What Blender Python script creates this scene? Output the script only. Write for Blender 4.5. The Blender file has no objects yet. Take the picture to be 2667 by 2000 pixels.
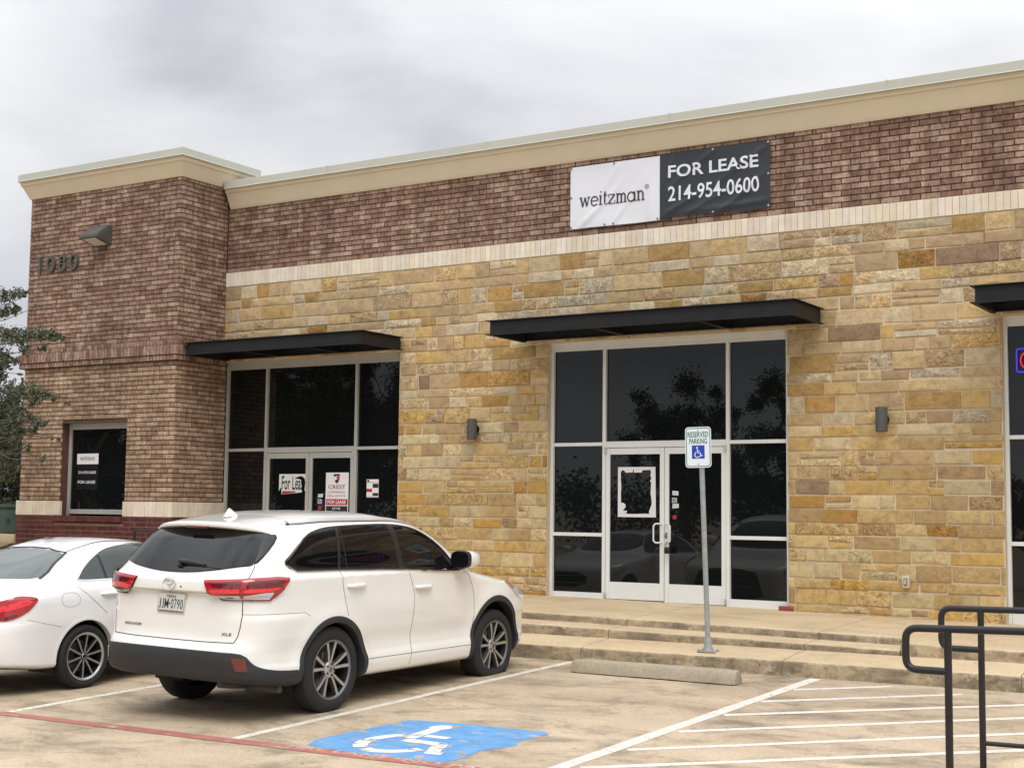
import bpy, bmesh, math, random
import numpy as np
from mathutils import Matrix, Vector
from mathutils.geometry import delaunay_2d_cdt
R = math.radians
S = bpy.context.scene
COL = S.collection

# ------------------------------------------------------------------ camera, sky, sun, exposure
CAM = (8.6045, -17.7218, 1.2438)
cam = bpy.data.cameras.new('camera'); co = bpy.data.objects.new('camera', cam); COL.objects.link(co)
yaw, pit, rol = 0.5609, 0.0883, 0.0115
fwd = Vector((-math.sin(yaw)*math.cos(pit), math.cos(yaw)*math.cos(pit), math.sin(pit)))
rt = Vector((math.cos(yaw), math.sin(yaw), 0)); up = rt.cross(fwd)
r2 = rt*math.cos(rol)+up*math.sin(rol); u2 = -rt*math.sin(rol)+up*math.cos(rol)
m = Matrix.Identity(4)
for i in range(3):
    m[i][0] = r2[i]; m[i][1] = u2[i]; m[i][2] = -fwd[i]; m[i][3] = CAM[i]
co.matrix_world = m
cam.sensor_fit = 'HORIZONTAL'; cam.sensor_width = 36; cam.lens = 36*3683.24/2667
cam.clip_start = .1; cam.clip_end = 2000
S.camera = co

SUN_EL, SUN_AZ = 56, 42      # azimuth from -y (behind the camera), degrees towards +x
W = bpy.data.worlds.new('World'); S.world = W; W.use_nodes = True
nt = W.node_tree; nt.nodes.clear()
def wn(t, **k):
    n = nt.nodes.new(t)
    for a, b in k.items(): setattr(n, a, b)
    return n
out = wn('ShaderNodeOutputWorld'); mix = wn('ShaderNodeMixShader'); bs = wn('ShaderNodeBackground'); bc = wn('ShaderNodeBackground')
sky = wn('ShaderNodeTexSky', sky_type='NISHITA', sun_disc=False, sun_elevation=R(SUN_EL), sun_rotation=R(180-SUN_AZ))
nt.links.new(sky.outputs[0], bs.inputs[0]); bs.inputs[1].default_value = .07
tc = wn('ShaderNodeTexCoord'); mp = wn('ShaderNodeMapping'); mp.inputs['Scale'].default_value = (1, 1, 2.6); mp.inputs['Location'].default_value = (3.1, 1.7, .4)
nz = wn('ShaderNodeTexNoise'); nz.inputs['Scale'].default_value = 3.4; nz.inputs['Detail'].default_value = 5; nz.inputs['Roughness'].default_value = .48; nz.inputs['Distortion'].default_value = .25
rp = wn('ShaderNodeValToRGB'); cr = rp.color_ramp
cr.elements[0].position = .33; cr.elements[0].color = (.54, .555, .60, 1)
cr.elements[1].position = .66; cr.elements[1].color = (.90, .905, .92, 1)
e = cr.elements.new(.47); e.color = (.735, .75, .785, 1)
nt.links.new(tc.outputs['Generated'], mp.inputs[0]); nt.links.new(mp.outputs[0], nz.inputs['Vector']); nt.links.new(nz.outputs[0], rp.inputs[0])
sx = wn('ShaderNodeSeparateXYZ'); nt.links.new(tc.outputs['Generated'], sx.inputs[0])
zr = wn('ShaderNodeMapRange'); zr.inputs[1].default_value = .25; zr.inputs[2].default_value = 1; zr.inputs[3].default_value = .92; zr.inputs[4].default_value = 2.4
nt.links.new(sx.outputs[2], zr.inputs[0]); nt.links.new(zr.outputs[0], bc.inputs[1])
nt.links.new(rp.outputs[0], bc.inputs[0])
mix.inputs[0].default_value = .95
nt.links.new(bs.outputs[0], mix.inputs[1]); nt.links.new(bc.outputs[0], mix.inputs[2]); nt.links.new(mix.outputs[0], out.inputs[0])
sl = bpy.data.lights.new('sun', 'SUN'); sl.energy = 1.5; sl.angle = R(34); sl.color = (1, .975, .94)
so = bpy.data.objects.new('sun', sl); COL.objects.link(so)
sd = Vector((math.sin(R(SUN_AZ))*math.cos(R(SUN_EL)), -math.cos(R(SUN_AZ))*math.cos(R(SUN_EL)), math.sin(R(SUN_EL))))
so.rotation_euler = (-sd).to_track_quat('-Z', 'Y').to_euler(); so.location = (0, -30, 40)
vs = S.view_settings; vs.view_transform = 'Standard'; vs.look = 'None'; vs.gamma = 1; vs.use_curve_mapping = False; vs.exposure = 0.12

# ------------------------------------------------------------------ materials
MATS = {}
def base(name, col=(.5, .5, .5), rough=.6, metal=0, spec=.5, coat=0, ior=None):
    m = bpy.data.materials.new(name); m.use_nodes = True; MATS[name] = m
    b = m.node_tree.nodes['Principled BSDF']
    b.inputs['Base Color'].default_value = (*col, 1); b.inputs['Roughness'].default_value = rough
    b.inputs['Metallic'].default_value = metal; b.inputs['Specular IOR Level'].default_value = spec
    b.inputs['Coat Weight'].default_value = coat; b.inputs['Coat Roughness'].default_value = .03
    if ior: b.inputs['IOR'].default_value = ior
    return m
class NT:
    def __init__(s, m): s.t = m.node_tree; s.b = s.t.nodes['Principled BSDF']
    def n(s, ty, **k):
        n = s.t.nodes.new(ty)
        for a, v in k.items(): setattr(n, a, v)
        return n
    def l(s, a, b): s.t.links.new(a, b)
    def coord(s, scale=(1, 1, 1), loc=(0, 0, 0), kind='Object'):
        t = s.n('ShaderNodeTexCoord'); m = s.n('ShaderNodeMapping'); m.inputs['Scale'].default_value = scale; m.inputs['Location'].default_value = loc
        s.l(t.outputs[kind], m.inputs[0]); return m.outputs[0]
    def noise(s, vec, scale=5, detail=4, rough=.55, dist=0):
        n = s.n('ShaderNodeTexNoise'); n.inputs['Scale'].default_value = scale; n.inputs['Detail'].default_value = detail
        n.inputs['Roughness'].default_value = rough; n.inputs['Distortion'].default_value = dist
        s.l(vec, n.inputs['Vector']); return n.outputs[0]
    def ramp(s, f, stops):
        r = s.n('ShaderNodeValToRGB'); c = r.color_ramp
        while len(c.elements) > 1: c.elements.remove(c.elements[-1])
        for i, (p, q) in enumerate(stops):
            el = c.elements[0] if i == 0 else c.elements.new(p)
            el.position = p; el.color = (*q, 1) if len(q) == 3 else q
        s.l(f, r.inputs[0]); return r.outputs[0]
    def mixc(s, f, a, b, mode='MIX'):
        n = s.n('ShaderNodeMix', data_type='RGBA', blend_type=mode)
        for sock, v in ((n.inputs[0], f), (n.inputs[6], a), (n.inputs[7], b)):
            if isinstance(v, (int, float)): sock.default_value = v
            elif isinstance(v, tuple): sock.default_value = (*v, 1)
            else: s.l(v, sock)
        return n.outputs[2]
    def math(s, op, a, b=0):
        n = s.n('ShaderNodeMath', operation=op)
        for i, v in ((0, a), (1, b)):
            if isinstance(v, (int, float)): n.inputs[i].default_value = v
            else: s.l(v, n.inputs[i])
        return n.outputs[0]
    def bump(s, h, strength=.3, dist=.01):
        n = s.n('ShaderNodeBump'); n.inputs['Strength'].default_value = strength; n.inputs['Distance'].default_value = dist
        s.l(h, n.inputs['Height']); s.l(n.outputs[0], s.b.inputs['Normal'])
    def attr(s, name='col'):
        n = s.n('ShaderNodeAttribute', attribute_name=name); return n.outputs[0]
    def color(s, c): s.l(c, s.b.inputs['Base Color'])
    def rough(s, c): s.l(c, s.b.inputs['Roughness'])
BW = (0, 0, 0), (1, 1, 1)
def mottled(name, c1, c2, scale=6, rough=.7, bump=.15, bscale=None, bdist=.004, spec=.4, **k):
    m = base(name, c1, rough, spec=spec, **k); t = NT(m); v = t.coord()
    t.color(t.ramp(t.noise(v, scale, 5), [(.3, c1), (.7, c2)]))
    if bump: t.bump(t.noise(v, bscale or scale*6, 4), bump, bdist)
    return m

# masonry
def mat_stone():
    m = base('stone', rough=.85, spec=.25); t = NT(m); v = t.coord()
    a = t.attr('col')
    f = t.ramp(t.noise(v, 9, 6, .6, .4), [(.28, (.72, .68, .62)), (.5, (1, 1, 1)), (.72, (1.16, 1.12, 1.04))])
    c = t.mixc(1, a, f, 'MULTIPLY')
    g = t.ramp(t.noise(t.coord((1, 1, 1.6), (7, 3, 1)), 3.2, 5, .65), [(.52, BW[0]), (.70, BW[1])])
    c = t.mixc(t.math('MULTIPLY', g, .38), c, (.43, .33, .19))
    d = t.ramp(t.noise(t.coord((1, 1, 1), (1, 9, 4)), 16, 5, .7), [(.62, BW[0]), (.74, BW[1])])
    c = t.mixc(t.math('MULTIPLY', d, .45), c, (.15, .105, .06))
    hs = t.ramp(t.noise(t.coord((1, 1, 1.3), (3, 1, 7)), 19, 4, .7, 1.2), [(.36, (.55, .50, .44)), (.50, (1, 1, 1)), (.62, (1.38, 1.38, 1.36))])
    c = t.mixc(t.math('MINIMUM', t.math('ADD', t.math('MULTIPLY', t.attr('rough'), .75), .12), 1), c, t.mixc(1, c, hs, 'MULTIPLY'))
    t.color(c)
    # hewn faces: strength of the chiselled relief comes with each stone
    n1 = t.noise(v, 34, 5, .65, .6); n2 = t.noise(v, 120, 3)
    rg = t.attr('rough')
    h = t.math('ADD', t.math('MULTIPLY', n1, t.math('ADD', t.math('MULTIPLY', rg, 2.2), .35)), t.math('MULTIPLY', n2, .25))
    t.bump(h, .55, .014)
def mat_brick(name, dark, mid, light):
    m = base(name, rough=.85, spec=.25); t = NT(m); v = t.coord()
    a = t.attr('col'); sp = t.n('ShaderNodeSeparateColor'); t.l(a, sp.inputs[0])
    n1 = t.noise(t.coord((13, 13, 7)), 1.0, 4, .7)
    f = t.math('ADD', t.math('MULTIPLY', sp.outputs[0], .30), t.math('MULTIPLY', t.math('SUBTRACT', n1, .22), 1.05))
    c = t.ramp(f, [(.12, dark), (.42, mid), (.72, light)])
    n3 = t.noise(t.coord((30, 30, 9), (5, 5, 5)), 1, 2)
    c = t.mixc(t.ramp(n3, [(.6, BW[0]), (.72, (.6, .6, .6))]), c, dark)
    ws = t.ramp(t.noise(t.coord((.5, .5, .28), (2, 2, 2)), 1.6, 4), [(.35, (.86, .86, .86)), (.65, (1.1, 1.1, 1.1))])
    sk = t.ramp(t.noise(t.coord((5, 5, .3), (1, 2, 8)), 1, 5), [(.35, (.80, .80, .81)), (.6, (1.06, 1.06, 1.06))])
    t.color(t.mixc(1, t.mixc(1, c, ws, 'MULTIPLY'), sk, 'MULTIPLY'))
    t.bump(t.noise(v, 60, 4), .4, .006)
mat_stone()
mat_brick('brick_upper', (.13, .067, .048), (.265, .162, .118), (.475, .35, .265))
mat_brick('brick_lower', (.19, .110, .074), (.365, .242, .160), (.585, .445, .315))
mat_brick('brick_base', (.075, .02, .02), (.105, .032, .03), (.15, .055, .047))
mottled('mortar_dark', (.085, .042, .030), (.115, .060, .044), 8)
mottled('mortar_base', (.30, .19, .15), (.22, .12, .10), 8)
mottled('mortar_stone', (.66, .56, .40), (.56, .46, .31), 5, bump=.3)
def mat_cream():
    m = base('cream_brick', rough=.8, spec=.3); t = NT(m); v = t.coord()
    c = t.mixc(1, t.attr('col'), t.ramp(t.noise(v, 7, 4), [(.3, (.90, .89, .87)), (.7, (1.04, 1.04, 1.04))]), 'MULTIPLY')
    st = t.ramp(t.noise(t.coord((9, 9, .8)), 1, 4), [(.58, BW[0]), (.75, (.35, .35, .35))])
    t.color(t.mixc(st, c, (.38, .31, .2))); t.bump(t.noise(v, 70, 3), .2, .004)
mat_cream()
mottled('mortar_cream', (.58, .48, .35), (.50, .41, .29), 9)
mottled('stucco', (.68, .59, .43), (.72, .63, .47), 2.2, rough=.8, bump=.25, bscale=160, bdist=.002)
mottled('coping_metal', (.46, .465, .405), (.49, .495, .435), 1.2, rough=.42, bump=0)
mottled('roof_membrane', (.5, .5, .48), (.4, .4, .38), 1)
# metals, glass, plastics
mottled('black_steel', (.012, .0125, .014), (.018, .0185, .021), 5, rough=.55, bump=.06, bscale=30, spec=.3)
mottled('rail_paint', (.012, .012, .014), (.022, .022, .024), 9, rough=.36, bump=.12, bscale=50, bdist=.002)
mottled('alu_grey', (.40, .40, .37), (.44, .44, .41), 4, rough=.42, bump=0)
mottled('alu_white', (.72, .73, .715), (.77, .78, .765), 3, rough=.38, bump=0)
mottled('fixture_bronze', (.075, .073, .068), (.095, .092, .086), 6, rough=.5, bump=.08)
mottled('galvanized', (.25, .27, .26), (.34, .36, .35), 14, rough=.5, bump=.1)
base('steel', (.6, .6, .6), .28, 1)
base('brushed_steel', (.62, .62, .6), .35, .8)
base('seal', (.012, .012, .012), .5)
def mat_glass(name, col, rough=.01, spec=.5):
    m = base(name, col, rough, spec=spec, ior=1.45); t = NT(m); v = t.coord()
    t.bump(t.noise(v, 1.6, 1), .02, .004)
mat_glass('store_glass', (.006, .007, .0075), .012)
mat_glass('tint_glass', (.005, .005, .006), .015)
mat_glass('sedan_glass', (.060, .075, .070), .015); mat_glass('sedan_rear_glass', (.13, .15, .145), .015)
base('white_sticker', (.72, .72, .71), .5); base('grey_sticker', (.45, .48, .52), .5); base('red_sticker', (.42, .02, .03), .5)
base('lamp_lens', (.62, .60, .55), .3)
mottled('brick_red_loose', (.30, .075, .06), (.24, .055, .045), 20)
mottled('utility_green', (.035, .062, .047), (.05, .08, .06), 5, rough=.5, bump=0)
mottled('outlet_plastic', (.55, .52, .40), (.5, .47, .36), 10, rough=.5, bump=0)
# vinyl banner
def mat_vinyl(name, col, rough=.55):
    m = base(name, col, rough); t = NT(m); t.bump(t.noise(t.coord((1, 1, .5)), 5, 3), .15, .02)
mat_vinyl('vinyl_white', (.73, .75, .80)); mat_vinyl('vinyl_black', (.024, .03, .037), .42); base('vinyl_print', (.72, .75, .80), .5); base('ink_dark', (.02, .02, .022), .5)
base('sign_white', (.74, .80, .82), .35); base('sign_green', (.008, .13, .10), .4); base('sign_blue', (.008, .05, .42), .4)
base('print_red', (.42, .015, .03), .5); base('notice_black', (.008, .008, .011), .6, spec=.15); base('print_black', (.014, .014, .016), .5); base('print_white', (.78, .77, .78), .5); base('print_maroon', (.30, .05, .06), .5); base('print_pale', (.62, .42, .42), .5)
def mat_emit(name, c, s):
    m = base(name, c, .4); b = m.node_tree.nodes['Principled BSDF']; b.inputs['Emission Color'].default_value = (*c, 1); b.inputs['Emission Strength'].default_value = s
mat_emit('neon_blue', (.06, .07, 1), .32); mat_emit('neon_red', (1, .03, .09), .3)
# ground
def conc(name, c1, c2, c3, stain=.5, riser=False, sc=1.0, jx=0):
    m = base(name, c1, .85, spec=.25); t = NT(m); v = t.coord(kind='Object')
    c = t.ramp(t.noise(t.coord((.75*sc, 1.25*sc, 1)), .9, 6, .62, .3), [(.3, c1), (.52, c2), (.72, c3)])
    st = t.ramp(t.noise(t.coord((.8, 1.15, 1), (4, 8, 2)), 1.5, 10, .72, .4), [(.47, BW[0]), (.66, BW[1])])
    c = t.mixc(t.math('MULTIPLY', st, stain), c, (.20, .155, .11))
    sp = t.ramp(t.noise(v, 38, 4, .7), [(.35, (.84, .84, .84)), (.65, (1.1, 1.1, 1.1))])
    c = t.mixc(1, c, sp, 'MULTIPLY')
    dk = t.ramp(t.noise(t.coord((2.2, 5, 5), (3, 1, 1)), 2.2, 6, .75), [(.66, BW[0]), (.76, BW[1])])
    c = t.mixc(t.math('MULTIPLY', dk, .55), c, (.12, .10, .08))
    fl = t.ramp(t.noise(v, 17, 2, .5), [(.715, BW[0]), (.735, BW[1])])
    c = t.mixc(t.math('MULTIPLY', fl, .75), c, (.09, .06, .04))
    if jx:
        sp_ = t.n('ShaderNodeSeparateXYZ'); t.l(v, sp_.inputs[0]); w_ = t.noise(t.coord((1, 3, 3)), 2, 4)
        q = t.math('ABSOLUTE', t.math('SUBTRACT', t.math('FRACT', t.math('ADD', t.math('MULTIPLY', t.math('ADD', sp_.outputs[0], t.math('MULTIPLY', w_, .05)), 1/jx), 100.27)), .5))
        c = t.mixc(t.math('LESS_THAN', q, .0045/jx), c, (.09, .07, .05))
    if riser:
        d = t.ramp(t.noise(t.coord((.8, .8, 1.7)), 1.9, 12, .74), [(.41, BW[0]), (.57, BW[1])])
        c = t.mixc(t.math('MULTIPLY', d, .78), c, (.15, .125, .09))
        d2 = t.ramp(t.noise(t.coord((.8, .8, .8), (5, 2, 3)), 9, 8, .75), [(.50, BW[0]), (.62, BW[1])])
        c = t.mixc(t.math('MULTIPLY', d2, .5), c, (.09, .075, .055))
        d3 = t.ramp(t.noise(t.coord((1, 1, 1), (9, 2, 3)), 4, 8, .7), [(.58, BW[0]), (.64, BW[1])])
        c = t.mixc(t.math('MULTIPLY', d3, .7), c, (.52, .43, .30))
    t.color(c); t.bump(t.noise(v, 90, 5, .7), .35, .004)
    return c, t
LOTC = ((.375, .292, .205), (.485, .387, .272), (.575, .465, .335))
conc('lot_concrete', *LOTC, stain=.88)
conc('walk_concrete', (.50, .38, .235), (.58, .45, .285), (.64, .505, .335), stain=.28, jx=2.44)
conc('riser_concrete', (.45, .35, .22), (.50, .39, .25), (.55, .44, .29), stain=.4, riser=True, jx=2.44)
conc('stop_concrete', (.32, .27, .20), (.38, .32, .24), (.43, .37, .28), stain=.4)
def paint(name, col, wear=.5, col2=None, wsc=9, edge=.06):
    c, t = conc(name, *LOTC, stain=.6)
    w = t.ramp(t.noise(t.coord((1, 2.4, 1), (3, 3, 3)), wsc, 7, .68, .3), [(wear, BW[0]), (wear+edge, BW[1])])
    p = t.ramp(t.noise(t.coord(), 7, 4), [(.3, tuple(x*.86 for x in col)), (.7, col2 or col)])
    t.color(t.mixc(w, c, p)); t.t.nodes['Principled BSDF'].inputs['Roughness'].default_value = .7
paint('paint_white', (.74, .71, .62), .39, wsc=13)
paint('paint_white2', (.78, .76, .68), .375, (.70, .61, .55), wsc=12)
paint('paint_blue', (.115, .295, .56), .405, (.15, .34, .61), wsc=3.8, edge=.02)
paint('paint_red', (.42, .14, .115), .38, (.40, .17, .145), wsc=4)
paint('paint_symbol', (.74, .75, .76), .425, wsc=4.5, edge=.02)
paint('paint_faint', (.60, .42, .36), .46, wsc=7)
mottled('mulch', (.20, .13, .08), (.34, .25, .16), 25, bump=.8, bscale=40, bdist=.05)
mottled('dry_grass', (.17, .15, .07), (.30, .24, .13), 3, bump=.5, bscale=30, bdist=.05)
# vegetation
def mat_leaf(name, c1, c2, c3):
    m = base(name, c1, .5, spec=.4); t = NT(m)
    oi = t.n('ShaderNodeNewGeometry')
    t.color(t.ramp(oi.outputs['Random Per Island'], [(.0, c1), (.55, c2), (1, c3)]))
mat_leaf('leaf_oak', (.05, .065, .038), (.105, .122, .074), (.18, .20, .13))
mat_leaf('leaf_dark', (.014, .022, .012), (.03, .042, .022), (.06, .072, .04))
mottled('bark', (.075, .06, .047), (.12, .10, .08), 18, bump=.7, bscale=20, bdist=.02)
# cars
def mat_paint(name, col):
    m = base(name, col, .32, spec=.5, coat=1); t = NT(m)
    d = t.ramp(t.noise(t.coord(), 3, 4), [(.3, tuple(x*.975 for x in col)), (.7, col)]); t.color(d)
mat_paint('paint_pearl', (.84, .825, .78)); mat_paint('paint_polar', (.86, .86, .86))
base('rubber', (.014, .014, .0145), .75); base('gap_black', (.010, .010, .010), .8); base('trim_black', (.016, .016, .017), .35)
mottled('cladding', (.026, .027, .030), (.034, .035, .038), 30, rough=.6, bump=.15, bscale=300, bdist=.001)
base('chrome', (.75, .75, .76), .12, 1); base('dark_chrome', (.25, .25, .26), .2, 1)
base('rim_face', (.50, .50, .50), .3, .8); base('rim_dark', (.028, .028, .03), .35, .4); base('rim_grey', (.20, .205, .21), .35, .7)
base('lamp_red', (.40, .012, .018), .08, coat=1); base('lamp_bright', (.80, .035, .045), .1, coat=1); base('lamp_smoke', (.14, .010, .014), .08, coat=1)
base('lamp_clear', (.66, .64, .60), .12, .2, coat=1); base('reflector_red', (.13, .014, .014), .2, coat=1); base('lamp_amber', (.6, .16, .02), .1, coat=1)
base('rail_silver', (.62, .63, .65), .3, .35, coat=.6); base('plate_white', (.62, .64, .63), .4)
base('seat_beige', (.36, .34, .30), .7)

# ------------------------------------------------------------------ mesh building
class MB:
    def __init__(s): s.v = []; s.f = []; s.mi = []; s.col = []; s.usecol = False; s.nrm = None; s.rough = []
    def add(s, vs, fs, mi=0, col=None, rough=0):
        o = len(s.v); s.v += [tuple(map(float, p)) for p in vs]
        for f in fs: s.f.append(tuple(i+o for i in f)); s.mi.append(mi)
        if col is not None: s.usecol = True
        s.col += [col or (1, 1, 1)]*len(vs); s.rough += [rough]*len(vs)
        return s
    def box(s, x0, x1, y0, y1, z0, z1, mi=0, col=None):
        v = [(x, y, z) for x in (x0, x1) for y in (y0, y1) for z in (z0, z1)]
        return s.add(v, [(0, 1, 3, 2), (4, 6, 7, 5), (0, 4, 5, 1), (2, 3, 7, 6), (0, 2, 6, 4), (1, 5, 7, 3)], mi, col)
    def tube(s, pts, r, n=12, mi=0, cap=True, rs=None):
        pts = [Vector(p) for p in pts]; vs = []; fs = []
        t0 = (pts[1]-pts[0]).normalized(); a = Vector((0, 0, 1)) if abs(t0.z) < .9 else Vector((1, 0, 0))
        nrm = t0.cross(a).normalized()
        for i, p in enumerate(pts):
            t = ((pts[min(i+1, len(pts)-1)]-pts[i]).normalized()+(pts[i]-pts[max(i-1, 0)]).normalized())
            t = t.normalized() if t.length > 1e-6 else t0
            nrm = (nrm-t*nrm.dot(t)).normalized(); b = t.cross(nrm); rr = rs[i] if rs else r
            vs += [p+(nrm*math.cos(q)+b*math.sin(q))*rr for q in [2*math.pi*k/n for k in range(n)]]
        for i in range(len(pts)-1):
            for k in range(n): fs.append((i*n+k, i*n+(k+1) % n, (i+1)*n+(k+1) % n, (i+1)*n+k))
        if cap: fs.append(tuple(range(n))[::-1]); fs.append(tuple((len(pts)-1)*n+k for k in range(n)))
        return s.add(vs, fs, mi)
    def lathe(s, prof, c=(0, 0, 0), axis='x', n=48, mi=0, close=False):
        vs = []; fs = []
        for a, r in prof:
            for k in range(n):
                q = 2*math.pi*k/n; u, w = r*math.cos(q), r*math.sin(q)
                vs.append({'x': (c[0]+a, c[1]+u, c[2]+w), 'y': (c[0]+u, c[1]+a, c[2]+w), 'z': (c[0]+u, c[1]+w, c[2]+a)}[axis])
        for i in range(len(prof)-1):
            for k in range(n): fs.append((i*n+k, i*n+(k+1) % n, (i+1)*n+(k+1) % n, (i+1)*n+k))
        return s.add(vs, fs, mi)
    def prism(s, poly, o, ux, uy, d, mi=0):
        """polygon in the plane o + a*ux + b*uy, extruded by the vector d"""
        o, ux, uy, d = map(Vector, (o, ux, uy, d)); n = len(poly)
        a = [o+ux*p[0]+uy*p[1] for p in poly]; vs = a+[p+d for p in a]
        fs = [tuple(range(n)), tuple(range(2*n-1, n-1, -1))]+[(i, i+n, (i+1) % n+n, (i+1) % n) for i in range(n)]
        return s.add(vs, fs, mi)
    def join(s, o, mi=0):
        return s.add(o.v, o.f, mi)
def obj(name, mb, mats, parent=None, smooth=False, bevel=0, seg=2, angle=35, fixn=True, org=None, normals=None):
    me = bpy.data.meshes.new(name)
    vs = mb.v
    if org is not None: vs = [(a-org[0], b-org[1], c-org[2]) for a, b, c in vs]
    me.from_pydata(vs, [], mb.f)
    for k in ([mats] if isinstance(mats, str) else mats): me.materials.append(MATS[k])
    me.polygons.foreach_set('material_index', mb.mi)
    if mb.usecol:
        ca = me.attributes.new('col', 'FLOAT_COLOR', 'POINT'); ca.data.foreach_set('color', [x for c in mb.col for x in (*c, 1)])
        ra = me.attributes.new('rough', 'FLOAT', 'POINT'); ra.data.foreach_set('value', mb.rough)
    if bevel or fixn:
        bm = bmesh.new(); bm.from_mesh(me)
        if fixn: bmesh.ops.recalc_face_normals(bm, faces=bm.faces)
        if bevel:
            es = [q for q in bm.edges if len(q.link_faces) == 2 and q.calc_face_angle(0) > R(angle)]
            bmesh.ops.bevel(bm, geom=es, offset=bevel, segments=seg, affect='EDGES', profile=.5, clamp_overlap=True)
        bm.to_mesh(me); bm.free()
    if smooth or bevel:
        me.polygons.foreach_set('use_smooth', [True]*len(me.polygons))
        if smooth != 'all':
            try: me.set_sharp_from_angle(angle=R(40))
            except Exception: pass
    if normals is not None: me.normals_split_custom_set_from_vertices([tuple(n) for n in normals])
    me.update()
    o = bpy.data.objects.new(name, me); COL.objects.link(o)
    if parent is not None: o.parent = parent
    elif org is not None: o.location = org
    return o
def tag(o, label, cat, group=None):
    o['label'] = label; o['category'] = cat
    if group: o['group'] = group
    return o
def struct(o): o['kind'] = 'structure'; return o
class Thing:
    def __init__(s, name, label, cat, loc=(0, 0, 0), group=None):
        s.o = bpy.data.objects.new(name, None); s.o.empty_display_size = .2; COL.objects.link(s.o); s.o.location = loc; s.org = loc
        tag(s.o, label, cat, group)
    def part(s, name, mb, mats, parent=None, **k):
        return obj(name, mb, mats, parent or s.o, org=s.org, **k)
def copy_tree(o, parent=None):
    c = o.copy(); COL.objects.link(c)
    if parent: c.parent = parent
    for ch in o.children: copy_tree(ch, c)
    return c
_tc = {}
def text2d(s, bold=0.0):
    k = (s, bold)
    if k not in _tc:
        cu = bpy.data.curves.new('t', 'FONT'); cu.body = s; cu.offset = bold; cu.resolution_u = 4; cu.fill_mode = 'FRONT'
        ob = bpy.data.objects.new('t', cu); me = bpy.data.meshes.new_from_object(ob)
        v = [(p.co.x, p.co.y) for p in me.vertices]; f = [tuple(p.vertices) for p in me.polygons]
        bpy.data.objects.remove(ob); bpy.data.curves.remove(cu); bpy.data.meshes.remove(me); _tc[k] = (v, f)
    return _tc[k]
def text(mb, s, o, ux, uy, x0, x1, y0, y1, bold=0, mi=0):
    v, f = text2d(s, bold); a = np.array(v); lo, hi = a.min(0), a.max(0)
    o, ux, uy = map(Vector, (o, ux, uy)); q = []
    for p in a:
        u = x0+(p[0]-lo[0])/(hi[0]-lo[0])*(x1-x0); w = y0+(p[1]-lo[1])/(hi[1]-lo[1])*(y1-y0)
        q.append(o+ux*u+uy*w)
    return mb.add(q, f, mi)
def ribbon2d(mb, pts, w, o, ux, uy, mi=0, closed=False):
    o, ux, uy = map(Vector, (o, ux, uy)); n = len(pts); L = []; Rr = []
    for i, p in enumerate(pts):
        a = pts[(i-1) % n] if (closed or i > 0) else p; b = pts[(i+1) % n] if (closed or i < n-1) else p
        d = Vector((b[0]-a[0], b[1]-a[1])); d.normalize(); nn = (-d.y*w/2, d.x*w/2)
        L.append((p[0]+nn[0], p[1]+nn[1])); Rr.append((p[0]-nn[0], p[1]-nn[1]))
    vs = [o+ux*p[0]+uy*p[1] for p in L+Rr]
    fs = [(i, (i+1) % n, n+(i+1) % n, n+i) for i in range(n if closed else n-1)]
    return mb.add(vs, fs, mi)
def arc(cx, cy, r, a0, a1, n=14, ry=None):
    return [(cx+r*math.cos(R(a0+(a1-a0)*i/n)), cy+(ry or r)*math.sin(R(a0+(a1-a0)*i/n))) for i in range(n+1)]
def rrect(x0, x1, y0, y1, r, n=5):
    return arc(x1-r, y1-r, r, 0, 90, n)+arc(x0+r, y1-r, r, 90, 180, n)+arc(x0+r, y0+r, r, 180, 270, n)+arc(x1-r, y0+r, r, 270, 360, n)
def disc(cx, cy, r, n=16): return arc(cx, cy, r, 0, 360*(n-1)/n, n-1)

# ------------------------------------------------------------------ ground levels
GX, GY, ZP = .005, .0305, -.5459
def lot(x, y, up=0): return ZP+GX*x+GY*(max(y, -30)+5)+up
def land(x, y): return -.0111*x+.029*y
K1, K2, K3 = -2.19, -2.645, -3.31
def s2(x, y=-2.645): return -.1624-.0098*x+.03*(y+2.645)
def s3(x, y=-3.31): return -.3343+.0041*x+.115*(y+3.31)
XL, XR = -12.6, 14.0

mb = MB()
xs = [-400, -60, -30, -16, 0, 10, 20, 40, 400]; ys = [-400, -60, -30, -20, -10, -5, K3+.02, 0]
vs = [(x, y, lot(max(min(x, 60), -60), y)) for y in ys for x in xs]; n = len(xs)
fs = [(j*n+i, j*n+i+1, (j+1)*n+i+1, (j+1)*n+i) for j in range(len(ys)-1) for i in range(n-1)]
mb.add(vs, fs); struct(obj('parking_lot_ground', mb, 'lot_concrete', fixn=False))
mb = MB()   # land beyond the building
mb.add([(-400, 0, lot(-60, 0)-.01), (400, 0, lot(60, 0)-.01), (400, 400, 0.3), (-400, 400, 2.5)], [(0, 1, 2, 3)])
struct(obj('far_ground', mb, 'dry_grass', fixn=False))

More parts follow.
